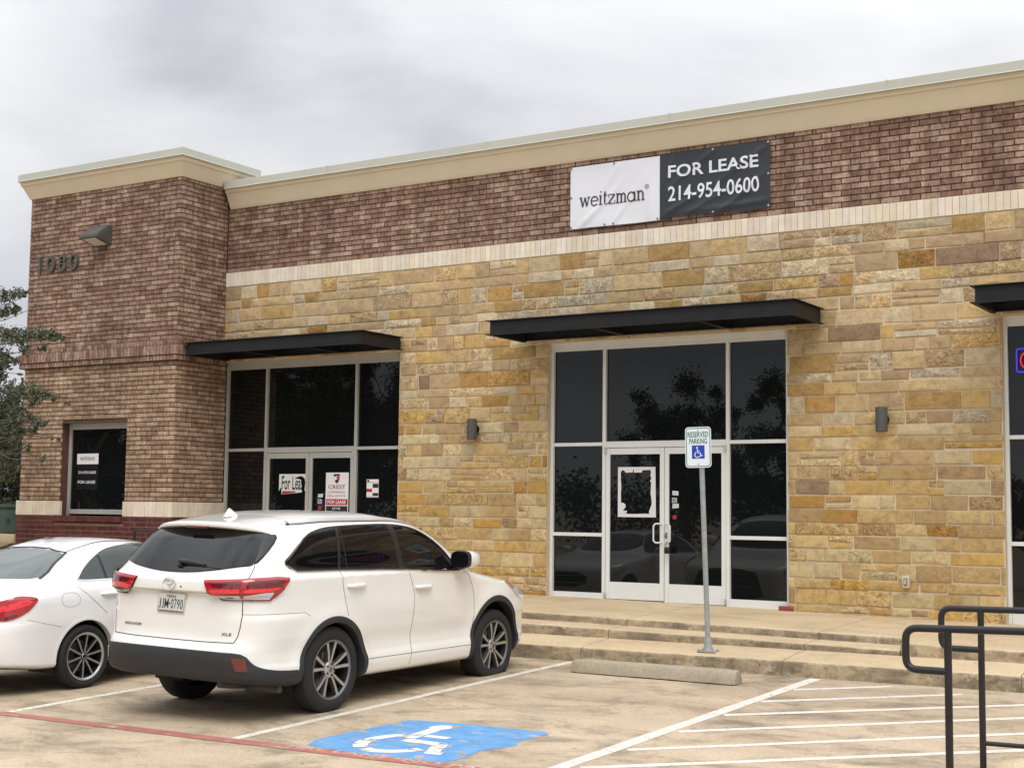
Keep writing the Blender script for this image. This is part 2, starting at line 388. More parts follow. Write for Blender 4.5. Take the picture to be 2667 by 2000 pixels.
# steps: landing, tread, lower walk
mb = MB()
def slab(mb, pts, zf, zlow, mi_top=0, mi_side=1):
    t = [(x, y, zf(x, y)) for x, y in pts]; b = [(x, y, zlow) for x, y in pts]; n = len(pts)
    mb.add(t, [tuple(range(n))], mi_top)
    mb.add(t+b, [(i, (i+1) % n, (i+1) % n+n, i+n) for i in range(n)], mi_side)
def front(x0, x1, y, st=.35):
    k = int((x1-x0)/st); return [(x0+(x1-x0)*i/k, y+random.uniform(-.006, .006)) for i in range(k+1)]
random.seed(4)
def roundslab(name, pf, yb, zf, depth, mats=('walk_concrete', 'riser_concrete')):
    """a slab whose front edge pf is eased, with an irregular worn riser below it"""
    mb = MB(); n = len(pf); rows = []
    xs_ = [p[0] for p in pf]
    prof = [(.20, 0, 0), (.03, 0, 0), (.010, -.004, 0), (.001, -.016, 1), (0, -.035, 1), (-.004, -.5*depth, 1), (0, -depth-.05, 1)]
    rows.append([(x, yb, zf(x, yb)) for x in xs_])
    zt_ = zf
    for dy, dz, _ in prof: rows.append([(x, y+dy+(random.uniform(-.006, .006) if dz < -.03 else 0), zf(x, y+max(0, dy))+dz+(random.uniform(-.004, .002) if 0 > dz > -.03 else 0)) for x, y in pf])
    vs = [p for r in rows for p in r]
    for j in range(len(rows)-1):
        mb.add([], [])
    o = len(mb.v); mb.v += vs; mb.col += [(1, 1, 1)]*len(vs); mb.rough += [0]*len(vs)
    for j in range(len(rows)-1):
        for i in range(n-1):
            mb.f.append((o+j*n+i, o+(j+1)*n+i, o+(j+1)*n+i+1, o+j*n+i+1)); mb.mi.append(1 if j >= 3 else 0)
    return struct(obj(name, mb, list(mats), smooth='all', fixn=False))
pf = front(XL, 3.95, K1)+[(4.02, K1-.02), (4.04, K2+.01)]+front(4.1, XR, K2)
roundslab('entrance_landing', pf, .3, lambda x, y: land(x, y) if y > K2+.2 or x < 4 else land(x, y), .22)
roundslab('step_tread', front(XL, 4.03, K2), K1-.02+.3, lambda x, y: s2(x, y), .2)
roundslab('sidewalk', front(XL, XR, K3), K2+.2, lambda x, y: s3(x, min(y, K2)), .25)

# painted markings, each a thin sheet above the lot
def mark(name, pts, mat, h=.004):
    mb = MB(); mb.add([(x, y, lot(x, y, h)) for x, y in pts], [tuple(range(len(pts)))]); o = struct(obj(name, mb, mat)); return o
def line(name, a, b, w, mat, h=.002, jit=.006, seg=14):
    a, b = Vector(a), Vector(b); d = (b-a).normalized(); nn = Vector((-d.y, d.x)); mb = MB(); vs = []
    for i in range(seg+1):
        p = a+(b-a)*i/seg
        for s_ in (-1, 1):
            q = p+nn*s_*(w/2+random.uniform(-jit, jit)); vs.append((q.x, q.y, lot(q.x, q.y, h)))
    mb.add(vs, [(2*i, 2*i+2, 2*i+3, 2*i+1) for i in range(seg)])
    return struct(obj(name, mb, mat, fixn=False))
for x0, x1 in ((.45, .385), (-2.43, -2.40), (-5.3, -5.3), (-8.15, -8.15)): line('parking_line', (x0, -3.40), (x1, -8.9), .10, 'paint_white')
line('parking_line', (3.36, -3.36), (3.29, -9.05), .135, 'paint_white2', .002)
line('parking_line', (12.2, -3.36), (12.2, -9.0), .11, 'paint_white2')
for a, b in [((3.43, -4.19), (4.22, -3.50)), ((3.43, -5.02), (4.95, -3.69)), ((3.43, -5.88), (5.75, -3.93)), ((3.43, -6.81), (6.4, -4.2)), ((3.42, -7.72), (6.5, -5.02)), ((3.44, -8.5), (6.3, -6.05))]:
    line('hatch_line', a, b, .10, 'paint_white2', .002)
mb = MB(); vs = []
for i in range(41):
    x = -16+32*i/40
    for s_ in (-1, 1):
        y = -8.99+.012*(x+2.4)+s_*(.075+random.uniform(-.012, .012)); vs.append((x, y, lot(x, y, .004)))
mb.add(vs, [(2*i, 2*i+2, 2*i+3, 2*i+1) for i in range(40)]); struct(obj('fire_lane_line', mb, 'paint_red', fixn=False))
mb = MB()
text(mb, 'FIRE LANE  NO PARKING  FIRE LANE', (0, 0, 0), (1, 0, 0), (0, 1, 0), 1.0, 4.6, -8.99, -8.90, .01)
mb.v = [(x, y+.012*(x+2.4), lot(x, y, .006)) for x, y, z in mb.v]; struct(obj('fire_lane_lettering', mb, 'paint_faint'))
# blue accessible square with its stencilled wheelchair
q = [(1.03, -8.86), (1.17, -7.38)]
mb = MB(); pts = [(1.10, -8.80), (1.0, -8.55), (1.06, -7.95), (1.12, -7.45), (1.45, -7.38), (1.9, -7.37), (2.47, -7.36), (2.56, -7.5), (2.50, -7.74), (2.56, -8.05), (2.44, -8.35), (2.50, -8.60), (2.44, -8.86), (1.8, -8.9)]
random.seed(14); q_ = []
for i, p in enumerate(pts):
    r_ = pts[(i+1) % len(pts)]; k = max(1, int(math.hypot(r_[0]-p[0], r_[1]-p[1])/.035))
    for j in range(k):
        t_ = j/k; amp = .020 if p[0] > 2.2 else .006; q_.append((p[0]+(r_[0]-p[0])*t_+random.uniform(-amp, amp), p[1]+(r_[1]-p[1])*t_+random.uniform(-amp, amp)))
mb.add([(x, y, lot(x, y, .002)) for x, y in q_], [tuple(range(len(q_)))]); struct(obj('accessible_square', mb, 'paint_blue'))
mb = MB(); E = ((0, 0, 0), (1, 0, 0), (0, 1, 0))
# stencil: wheel arcs, back, seat and foot (symbol faces the aisle, top towards the kerb)
sx_, sy_ = 1.73, -8.26
ribbon2d(mb, [(sx_-.02+.31*math.cos(R(a)), sy_-.10+.36*math.sin(R(a))) for a in range(125, 236, 10)], .12, *E)
ribbon2d(mb, [(sx_-.02+.31*math.cos(R(a)), sy_-.10+.36*math.sin(R(a))) for a in range(248, 341, 10)], .12, *E)
ribbon2d(mb, [(sx_-.13, sy_+.52), (sx_-.10, sy_+.10)], .13, *E)
ribbon2d(mb, [(sx_-.08, sy_+.02), (sx_+.26, sy_+.00)], .12, *E)
ribbon2d(mb, [(sx_-.03, sy_+.25), (sx_+.20, sy_+.25)], .09, *E)
ribbon2d(mb, [(sx_+.30, sy_+.0), (sx_+.44, sy_-.33), (sx_+.52, sy_-.30)], .12, *E)
mb.add([(sx_-.14+.10*math.cos(R(a)), sy_+.62+.11*math.sin(R(a)), 0) for a in range(0, 360, 20)], [tuple(range(18))])
mb.v = [(x, y, lot(x, y, .004)) for x, y, z in mb.v]; struct(obj('wheelchair_symbol', mb, 'paint_symbol'))

# ------------------------------------------------------------------ masonry generators
def block(mb, o, ux, uz, n, u0, u1, v0, v1, d, ch, col, jit=0, rough=0, mi=0, bulge=0):
    """one block: bevelled front face standing d proud of the plane o + u*ux + v*uz (n points outwards)"""
    r = random.uniform
    j = lambda: r(-jit, jit)
    P = [(u0+j(), v0+j()), (u1+j(), v0+j()), (u1+j(), v1+j()), (u0+j(), v1+j())]
    cu, cv = (u0+u1)/2, (v0+v1)/2
    def at(u, v, h): return (o[0]+ux[0]*u+uz[0]*v+n[0]*h, o[1]+ux[1]*u+uz[1]*v+n[1]*h, o[2]+ux[2]*u+uz[2]*v+n[2]*h)
    def ins(p, c): return (p[0]+(c if p[0] < cu else -c), p[1]+(c if p[1] < cv else -c))
    vs = [at(*p, 0) for p in P]+[at(*p, d-ch*.8) for p in P]+[at(*ins(p, ch), d+r(-jit, jit)*.8) for p in P]
    fs = [(k, (k+1) % 4, (k+1) % 4+4, k+4) for k in range(4)]+[(k+4, (k+1) % 4+4, (k+1) % 4+8, k+8) for k in range(4)]
    if bulge:
        vs.append(at(cu+r(-.2, .2)*(u1-u0), cv+r(-.2, .2)*(v1-v0), d+bulge)); fs += [(k+8, (k+1) % 4+8, 12) for k in range(4)]
    else: fs.append((8, 9, 10, 11))
    mb.add(vs, fs, mi, col, rough)
def bricks(mb, o, ux, n, u0, u1, z0, z1, L=.257, H=.0772, off=0, joint=.015, d=.016, holes=()):
    uz = (0, 0, 1); rows = max(1, round((z1-z0)/H)); h = (z1-z0)/rows
    for k in range(rows):
        a = u0-(L/2 if (k+off) % 2 else 0)
        while a < u1-.01:
            b0, b1 = max(a, u0), min(a+L, u1); za, zb = z0+k*h, z0+(k+1)*h
            segs = [(b0, b1)]
            for (hu0, hu1, hz0, hz1) in holes:
                if zb > hz0+.02 and za < hz1-.02:
                    ns = []
                    for s0, s1 in segs:
                        if s1 <= hu0 or s0 >= hu1: ns.append((s0, s1)); continue
                        if s0 < hu0: ns.append((s0, hu0))
                        if s1 > hu1: ns.append((hu1, s1))
                    segs = ns
            for s0, s1 in segs:
                if s1-s0 > .03:
                    block(mb, o, ux, uz, n, s0+joint/2, s1-joint/2, za+joint/2, zb-joint/2, d+random.uniform(-.0015, .0015), .003, (random.random(), random.random(), random.random()), .0015)
            a += L
def soldiers(mb, o, ux, n, u0, u1, z0, z1, w=.0813, joint=.009, d=.012, cols=None):
    k = max(1, round((u1-u0)/w)); w = (u1-u0)/k
    for i in range(k):
        c = cols() if cols else (random.random(), random.random(), random.random())
        block(mb, o, ux, (0, 0, 1), n, u0+i*w+joint/2, u0+(i+1)*w-joint/2, z0+joint/2, z1-joint/2, d, .003, c, .001)
STONES = [(.51, .385, .215), (.48, .36, .20), (.56, .435, .26), (.45, .325, .175), (.54, .39, .195), (.41, .295, .17), (.53, .44, .30), (.48, .41, .29), (.60, .49, .32), (.47, .295, .10), (.41, .24, .08), (.51, .35, .14), (.38, .27, .165), (.44, .32, .19)]
WTS = [9, 8, 8, 7, 7, 5, 5, 4, 5, 2.5, .8, 5, 3, 5]
FEAT = []   # (x, z, colour, hewn) for stones one notices in the photograph
def stonewall(mb, x0, x1, z0f, z1, y, holes, seed):
    random.seed(seed); z = z1
    cells = []
    bot = -.35
    while z > bot:
        h = random.choice([.13, .15, .165, .18, .19, .20, .215, .23])
        x = x0-random.uniform(0, .3)
        while x < x1:
            L = random.choice([.2, .26, .32, .38, .42, .48, .55, .62, .7])*random.uniform(.85, 1.15)
            if h > .175 and random.random() < .20:
                hh = h*random.uniform(.42, .58); m_ = x+L*random.uniform(.35, .65)
                if random.random() < .5: cells.append((x, x+L, z-hh, z)); 
                else: cells += [(x, m_, z-hh, z), (m_, x+L, z-hh, z)]
                cells.append((x, x+L, z-h, z-hh))
            else: cells.append((x, x+L, z-h, z))
            x += L
        z -= h
    for (a, b, c, d) in cells:
        a, b = max(a, x0), min(b, x1); c = max(c, bot)
        rects = [(a, b, c, d)]
        for (h0, h1, g0, g1) in holes:
            nr = []
            for (p, q_, r_, s_) in rects:
                if q_ <= h0 or p >= h1 or s_ <= g0 or r_ >= g1: nr.append((p, q_, r_, s_)); continue
                if p < h0: nr.append((p, h0, r_, s_))
                if q_ > h1: nr.append((h1, q_, r_, s_))
                if s_ > g1: nr.append((max(p, h0), min(q_, h1), g1, s_))
            rects = nr
        for (p, q_, r_, s_) in rects:
            if q_-p < .035 or s_-r_ < .03: continue
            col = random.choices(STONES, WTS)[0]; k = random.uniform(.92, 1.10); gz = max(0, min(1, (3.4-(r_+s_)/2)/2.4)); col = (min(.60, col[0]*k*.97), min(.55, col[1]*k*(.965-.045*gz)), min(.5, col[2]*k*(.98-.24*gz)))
            rg = random.choices([.1, .35, 1.1], [4, 3, 2.6])[0]
            for (fx, fz, fc, fr) in FEAT:
                if p <= fx <= q_ and r_ <= fz <= s_: col, rg = fc, fr
            jt = random.choice([.005, .007, .009, .013])
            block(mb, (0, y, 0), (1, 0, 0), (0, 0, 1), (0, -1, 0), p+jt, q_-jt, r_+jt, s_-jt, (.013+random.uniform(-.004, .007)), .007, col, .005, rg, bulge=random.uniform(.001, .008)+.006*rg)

OR = (.38, .245, .095); DO = (.30, .165, .05); GR = (.43, .37, .27); PL = (.52, .42, .27); BRN = (.27, .18, .115)
FEAT += [(-1.83, 4.51, DO, 1), (-1.51, 4.75, OR, 0.3), (0.04, 4.77, OR, 0.3), (0.24, 4.55, OR, 0.3), (-1.30, 4.73, OR, 0.3), (0.80, 4.33, PL, 1), (1.46, 4.15, DO, 1), (0.19, 4.15, OR, 0.3), (-2.79, 3.53, OR, 0.3), (-2.28, 4.13, GR, 1), (-1.32, 4.29, GR, 1), (-0.94, 4.32, GR, 1), (-1.27, 3.92, PL, 1), (-3.98, 4.12, OR, 0.3), (-6.04, 4.15, DO, 1), (3.43, 4.53, DO, 1), (4.30, 4.73, OR, 0.3), (2.72, 4.75, GR, 1), (2.40, 4.12, OR, 0.3), (1.31, 4.17, OR, 0.3), (3.78, 4.33, BRN, 0.3), (-1.59, 4.50, OR, 0.3), (4.20, 2.46, GR, 1), (2.08, 2.86, OR, 0.3), (-1.01, 2.76, GR, 1), (-4.13, 3.16, BRN, 0.3), (0.15, 4.54, OR, 0.3), (2.58, 3.60, BRN, 0.3), (-2.75, 4.30, OR, 0.3), (0.91, 4.31, PL, 1), (3.87, 3.00, GR, 1), (5.27, 2.41, OR, 0.3), (-0.79, 3.87, BRN, 0.3), (2.14, 3.21, OR, 0.3), (3.41, 2.57, OR, 0.3), (-6.64, 4.68, GR, 1), (-6.25, 4.66, OR, 0.3), (-7.65, 4.68, OR, 0.3), (2.19, 1.65, BRN, 0.3), (2.56, 1.41, OR, 0.3)]

# ------------------------------------------------------------------ the building
B = Thing('commercial_building', 'long shop building of red brick over tan sandstone with a taller brick corner tower', 'building')
YS = -.115      # mortar face of the stone and brick
SF = [(-8.222, -4.52), (-1.83, 1.82), (4.56, 8.22)]
TOPSF = 3.66
ST_X0, ST_X1 = -8.235, 12.0
holes = [(a if a > -8 else -9, b, -.5, TOPSF) for a, b in SF]
# backing walls with the shopfront openings left free
def wall_with_holes(mb, x0, x1, z0, z1, y0, y1, holes):
    e = sorted(holes); x = x0
    for a, b, c, d in e:
        if a > x: mb.box(x, a, y0, y1, z0, z1)
        if d < z1: mb.box(max(a, x0), min(b, x1), y0, y1, d, z1)
        x = b
    if x < x1: mb.box(x, x1, y0, y1, z0, z1)
mb = MB(); wall_with_holes(mb, ST_X0, ST_X1, -.4, 4.945, YS, .12, holes); w = B.part('stone_wall', mb, 'mortar_stone')
mb = MB(); stonewall(mb, ST_X0+.01, ST_X1, -.3, 4.94, YS, holes, 11); B.part('stone', mb, 'stone', w)
w['label'] = 'wall of roughly coursed tan, gold and grey sandstone blocks in pale mortar'
random.seed(2)
mb = MB(); mb.box(ST_X0, ST_X1, YS+.02, .12, 5.189, 6.75); w = B.part('brick_wall', mb, 'mortar_dark')
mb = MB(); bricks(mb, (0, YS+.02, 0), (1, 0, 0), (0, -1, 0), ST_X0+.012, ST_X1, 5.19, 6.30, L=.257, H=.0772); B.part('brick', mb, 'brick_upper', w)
def creams():
    k = random.uniform(.9, 1.05); c = random.choice([(.76, .68, .55), (.78, .71, .60), (.74, .64, .50), (.76, .66, .55)]); return tuple(v*k for v in c)
mb = MB(); mb.box(ST_X0, ST_X1, YS-.008, .12, 4.945, 5.189); w = B.part('cream_band', mb, 'mortar_cream')
mb = MB(); soldiers(mb, (0, YS-.008, 0), (1, 0, 0), (0, -1, 0), ST_X0+.012, ST_X1, 4.947, 5.187, w=.088, joint=.006, cols=creams, d=.01); B.part('cream_brick', mb, 'cream_brick', w)
# cornices: a raked stucco cove below a metal coping
def loft_profile(mb, path, prof):
    """path: list of (x, y, outward x, outward y) corners; prof: (offset out, z)"""
    n = len(prof); vs = [(x+ox*a, y+oy*a, z) for x, y, ox, oy in path for a, z in prof]
    fs = [(i*n+k, i*n+k+1, (i+1)*n+k+1, (i+1)*n+k) for i in range(len(path)-1) for k in range(n-1)]
    fs += [tuple(range(n)), tuple((len(path)-1)*n+k for k in range(n))]
    mb.add(vs, fs)
def cornice(path, z0, zf, zc, zt, who='cornice'):
    mb = MB(); loft_profile(mb, path, [(-.05, z0+.001), (.035, z0), (.055, z0+.035), (.15, zf-.002), (.150, zf), (.175, zf+.012), (.185, zc+.02), (-.05, zc+.02)]); B.part(who, mb, 'stucco')
    mb = MB(); loft_profile(mb, path, [(-.3, zt+.004), (.205, zt), (.212, zt-.006), (.216, zc+.012), (.228, zc-.004), (.222, zc-.006), (.19, zc+.015), (-.3, zc+.015)]); c = B.part('coping', mb, 'coping_metal'); return c
c = cornice([(-8.16+.001, -.10, 0, -1), (ST_X1, -.10, 0, -1)], 6.285, 6.53, 6.605, 6.735)
for x in (-5.9, -2.85, .2, 3.25, 6.3): mb = MB(); mb.box(x-.012, x+.012, -.10-.2185, -.10-.2, 6.61, 6.7385); B.part('coping_joint', mb, 'coping_metal', c)
TX0, TX1, TY = -11.93, -8.24, -1.21
def tcorn(z0, zf, zc, zt):
    P = [(TX0, .45, -.7, 0), (TX0, TY, -.7, -1), (TX1, TY, 1, -1), (TX1, .45, 1, 0)]
    return cornice(P, z0, zf, zc, zt)
c = tcorn(6.645, 6.86, 6.945, 7.075)
mb = MB()
mb.box(-11.0, -10.976, TY-.2185, TY-.2, 6.95, 7.0785); B.part('coping_joint', mb, 'coping_metal', c)
# tower
WX0, WX1, WZ0, WZ1 = -10.89, -9.32, 1.05, 2.635
mb = MB()
th = [(WX0, WX1, WZ0, WZ1)]
for a, b, z0, z1 in ((TX0, WX0, -.4, 6.7), (WX1, TX1, -.4, 6.7), (WX0, WX1, -.4, WZ0), (WX0, WX1, WZ1, 6.7)): mb.box(a, b, TY, TY+.25, z0, z1)
mb.box(TX0, TX0+.25, TY+.25, 8, -.4, 6.7); mb.box(TX1-.25, TX1, TY+.25, -.13, 3.66, 6.7); mb.box(TX1-.25, TX1, TY+.25, .05, -.4, 3.66); mb.box(TX1-.25, TX1, -.13, .45, 4.95, 6.7)
w = B.part('tower_wall', mb, 'mortar_dark')
N0, N1, N2 = (0, -1, 0), (1, 0, 0), (-1, 0, 0)
random.seed(3)
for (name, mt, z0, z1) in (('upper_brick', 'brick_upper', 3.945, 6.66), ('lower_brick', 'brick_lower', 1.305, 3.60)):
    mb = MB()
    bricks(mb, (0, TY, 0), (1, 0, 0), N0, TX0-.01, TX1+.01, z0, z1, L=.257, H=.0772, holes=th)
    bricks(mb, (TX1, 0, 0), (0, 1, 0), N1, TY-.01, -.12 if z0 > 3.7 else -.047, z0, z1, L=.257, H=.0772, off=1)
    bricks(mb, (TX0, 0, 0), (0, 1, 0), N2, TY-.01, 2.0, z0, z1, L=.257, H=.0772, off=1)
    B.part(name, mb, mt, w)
mb = MB()
bricks(mb, (0, TY, 0), (1, 0, 0), N0, TX0-.045, TX1+.045, -.15, 1.045, L=.257, H=.0772, d=.045, holes=[(WX0-.1, WX1, .93, 1.2)])
bricks(mb, (TX1, 0, 0), (0, 1, 0), N1, TY-.04, -.047, -.15, 1.045, L=.257, H=.0772, off=1, d=.045)
bricks(mb, (TX0, 0, 0), (0, 1, 0), N2, TY-.04, 2.0, -.15, 1.045, L=.257, H=.0772, off=1, d=.045)
B.part('base_brick', mb, 'brick_base', w)
mb = MB()
mb.box(TX0-.038, WX0-.1, TY-.037, TY, -.4, 1.05); mb.box(WX0-.1, WX1, TY-.037, TY, -.4, .93); mb.box(WX1, TX1+.037, TY-.037, TY, -.4, 1.05)
mb.box(TX1, TX1+.017, TY, -.047, -.4, 1.05); mb.box(TX0-.038, TX0, TY, 2, -.4, 1.05); B.part('base_mortar', mb, 'mortar_base', w)
mb = MB()
cb = dict(z0=1.052, z1=1.30, w=.088, joint=.006, cols=creams, d=.05)
mb2 = MB(); soldiers(mb, (0, TY, 0), (1, 0, 0), N0, TX0-.05, WX0+.05, **cb); soldiers(mb, (TX0, 0, 0), (0, 1, 0), N2, TY-.045, 2, **cb); mb2.box(TX0-.045, WX0+.04, TY-.044, TY-.001, 1.055, 1.298)
w2 = B.part('cream_band', mb2, 'mortar_cream'); B.part('cream_brick', mb, 'cream_brick', w2)
mb = MB(); mb2 = MB(); soldiers(mb, (0, TY, 0), (1, 0, 0), N0, WX1, TX1+.05, **cb); soldiers(mb, (TX1, 0, 0), (0, 1, 0), N1, TY-.045, -.047, **cb)
mb2.box(WX1+.006, TX1+.044, TY-.044, TY-.001, 1.055, 1.298); mb2.box(TX1+.001, TX1+.044, TY, -.05, 1.055, 1.298)
w2 = B.part('cream_band', mb2, 'mortar_cream'); B.part('cream_brick', mb, 'cream_brick', w2)
# projecting soldier course between the two brick blends
mb = MB(); mb2 = MB()
for z0, z1, out in ((3.60, 3.69, .085), (3.69, 3.855, .105), (3.855, 3.945, .06)):
    mb2.box(TX0-out+.012, TX1+out-.012, TY-out+.012, TY-.001, z0+.001, z1-.001); mb2.box(TX1+.001, TX1+out-.012, TY, -.13, z0+.001, z1-.001); mb2.box(TX0-out+.012, TX0-.001, TY, 2, z0+.001, z1-.001)
    for (o_, ux, n_, a, b) in (((0, TY-out+.012, 0), (1, 0, 0), N0, TX0-out, TX1+out), ((TX1+out-.012, 0, 0), (0, 1, 0), N1, TY-out, -.12), ((TX0-out+.012, 0, 0), (0, 1, 0), N2, TY-out, 2.0)):
        soldiers(mb, o_, ux, n_, a, b, z0, z1, w=.0772, joint=.013, d=.012)
w2 = B.part('soldier_course', mb2, 'mortar_dark'); B.part('soldier_brick', mb, 'brick_upper', w2)
# body and roof behind the fronts
mb = MB(); mb.box(TX0+.25, 14, .5, 22, -.4, 6.2); B.part('rear_walls', mb, 'mortar_stone')
mb = MB(); mb.box(TX0+.24, 14.02, .13, 22.02, 6.2, 6.25); mb.box(TX0+.26, TX1-.26, TY+.26, .45, 6.5, 6.55); B.part('roof', mb, 'roof_membrane')
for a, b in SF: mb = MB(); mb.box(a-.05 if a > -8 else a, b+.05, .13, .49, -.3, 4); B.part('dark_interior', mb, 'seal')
# shopfronts
def shopfront(x0, x1, mat, rails):
    mb = MB(); cx = (x0+x1)/2; yf, yb = -.045, .06
    dw = .945; m_ = .026
    z0 = -.06
    for a, b in ((x0, x0+.05), (x1-.05, x1)): mb.box(a, b, yf, yb, z0, TOPSF)
    for s_ in (-1, 1): mb.box(cx+s_*dw-m_, cx+s_*dw+m_, yf, yb, z0, 3.53)
    mb.box(x0+.05, x1-.05, yf, yb, 3.53, TOPSF); mb.box(x0+.05, x1-.05, yf-.012, yf-.0005, 3.60, TOPSF-.002)
    for a, b in ((x0+.05, cx-dw-m_), (cx+dw+m_, x1-.05)):
        mb.box(a, b, yf, yb, 2.155, 2.205); mb.box(a, b, yf, yb, z0, .085)
        if rails: mb.box(a, b, yf, yb, .875, .925)
    mb.box(cx-dw+m_, cx+dw-m_, yf, yb, 2.125, 2.215)
    fr = B.part('storefront', mb, mat, bevel=.004, seg=1)
    def pane(a, b, c, d, par=fr): 
        mb = MB(); mb.box(a, b, .0, .012, c, d); return B.part('pane', mb, 'store_glass', par)
    for a, b in ((x0+.05, cx-dw-m_), (cx+dw+m_, x1-.05)):
        pane(a, b, 2.205, 3.53)
        if rails: pane(a, b, .925, 2.155); pane(a, b, .085, .875)
        else: pane(a, b, .085, 2.155)
    pane(cx-dw+m_, cx+dw-m_, 2.215, 3.53)
    for s_ in (-1, 1):
        a, b = (cx-dw+m_+.004, cx-.004) if s_ < 0 else (cx+.004, cx+dw-m_-.004)
        mb = MB(); y0, y1 = -.038, .005; st = .065; zb = -.012+.0*s_
        zb = land(cx, -.1)+.008-(.008*s_)
        mb.box(a, a+st, y0, y1, zb, 2.118); mb.box(b-st, b, y0, y1, zb, 2.118); mb.box(a+st, b-st, y0, y1, 2.03, 2.118); mb.box(a+st, b-st, y0, y1, zb, .25)
        d = B.part('door', mb, mat, bevel=.003, seg=1)
        mb = MB(); mb.box(a+st, b-st, -.018, -.008, .25, 2.03); B.part('door_glass', mb, 'store_glass', d)
        mb = MB(); h = cx+s_*.035; k = cx+s_*.125
        mb.tube([(h, -.03, 1.065), (h+s_*.01, -.075, 1.07), (k-s_*.03, -.115, 1.07), (k, -.118, 1.04), (k, -.118, .84), (k-s_*.03, -.115, .81), (h+s_*.01, -.075, .81), (h, -.03, .815)], .0125, 10)
        B.part('door_handle', mb, 'alu_white', d, smooth=True)
        mb = MB()
        e = a if s_ < 0 else b
        mb.box(e-.022, e+.018, y0-.022, y0-.001, 2.04, 2.135); B.part('pivot_hinge', mb, 'brushed_steel', d, bevel=.003, seg=1); mb = MB(); mb.box(e-.02, e+.018, y0-.018, y0-.001, zb+.01, zb+.09); B.part('pivot_hinge', mb, 'brushed_steel', d, bevel=.003, seg=1)
        if s_ > 0:
            mb = MB(); mb.tube([(cx+.03, -.06, .90), (cx+.03, y0-.001, .90)], .016, 14); mb.box(cx+.018, cx+.045, y0-.006, y0-.0005, .87, .95); B.part('lock', mb, 'rim_grey', d)
    return fr
random.seed(5)
f1 = shopfront(*SF[0], 'alu_grey', False); f2 = shopfront(*SF[1], 'alu_white', True); f3 = shopfront(*SF[2], 'alu_white', True)
# tower window
mb = MB(); y0, y1 = -1.075, -1.0
for a, b, c, d in ((WX0, WX0+.055, WZ0, WZ1), (WX1-.055, WX1, WZ0, WZ1), (WX0+.055, WX1-.055, WZ1-.11, WZ1), (WX0+.055, WX1-.055, WZ0+.03, WZ0+.11)): mb.box(a, b, y0, y1, c, d)
w = B.part('window', mb, 'alu_grey', bevel=.004, seg=1)
mb = MB(); mb.box(WX0+.055, WX1-.055, -1.04, -1.03, WZ0+.11, WZ1-.11); B.part('pane', mb, 'store_glass', w)
mb = MB(); mb.box(WX0-.02, WX1+.02, TY-.02, TY+.1, WZ1-.004, WZ1+.012); B.part('lintel', mb, 'fixture_bronze', w)
mb = MB()
soldiers(mb, (0, TY-.09, .0), (1, 0, 0), N0, WX0-.1, WX1+.0, .95, 1.045, w=.2, d=.012)
mb.box(WX0-.1, WX1, TY-.085, -1.0, .955, 1.043); B.part('sill', mb, 'brick_base', w)
mb = MB(); mb.tube([(TX0-.06, TY+.10, 1.30), (TX0-.06, TY+.10, 2.3), (TX0-.06, TY+.10, 3.58)], .035, 10); B.part('downspout', mb, 'fixture_bronze')

# ------------------------------------------------------------------ canopies
def canopy(x0, x1, yf, label, inner):
    C_ = Thing('door_canopy', label, 'canopy', ((x0+x1)/2, -.14, 3.68), 'flat black steel canopies over the shop doors')
    z0, z1, fl, t = 3.68, 3.885, .05, .012; yb = YS-.045
    mb = MB()   # channels with their flanges turned outwards
    mb.box(x0+fl, x1-fl, yf+fl, yf+fl+t, z0+t, z1-t)
    mb.box(x0+fl, x0+fl+t, yf+fl+t, yb, z0+t, z1-t); mb.box(x1-fl-t, x1-fl, yf+fl+t, yb, z0+t, z1-t)
    for a, b in ((z0, z0+t), (z1-t, z1)):
        mb.box(x0, x1, yf, yf+fl+t, a, b); mb.box(x0, x0+fl+t, yf+fl+t, yb, a, b); mb.box(x1-fl-t, x1, yf+fl+t, yb, a, b)
    mb.box(x0+fl+t+.001, x1-fl-t-.001, yb-.012, yb-.001, z0+.016, z1-.016); mb.box(x0+fl+t+.001, x1-fl-t-.001, yb-.055, yb-.013, z0+.016, z0+.028)
    C_.part('channel_frame', mb, 'black_steel', bevel=.002, seg=1)
    mb = MB(); mb.box(x0+fl+t, x1-fl-t, yf+fl+t, yb-.013, z1-.075, z1-.055)
    C_.part('metal_deck', mb, 'black_steel')
    for x in inner:
        mb = MB(); mb.box(x-.006, x+.006, yf+fl+t, yb-.056, z0+.02, z1-.08); mb.box(x-.04, x+.04, yf+fl+t, yb-.056, z0+.008, z0+.02); C_.part('cross_beam', mb, 'black_steel')
    for x in (x0+.12, x1-.12): mb = MB(); mb.box(x-.05, x+.05, yb-.022, yb-.0125, z0+.03, z1-.085); C_.part('wall_plate', mb, 'black_steel')
    return C_
canopy(-8.13, -4.43, -1.19, 'flat black steel canopy over the left shopfront, its end against the brick tower', (-6.9, -5.6))
canopy(-2.24, 2.345, -1.19, 'flat black steel canopy over the double doors behind the reserved parking sign', (-.55, 1.0))
canopy(4.455, 8.7, -1.19, 'flat black steel canopy cut off by the right edge of the photo', (6.0, 7.3))

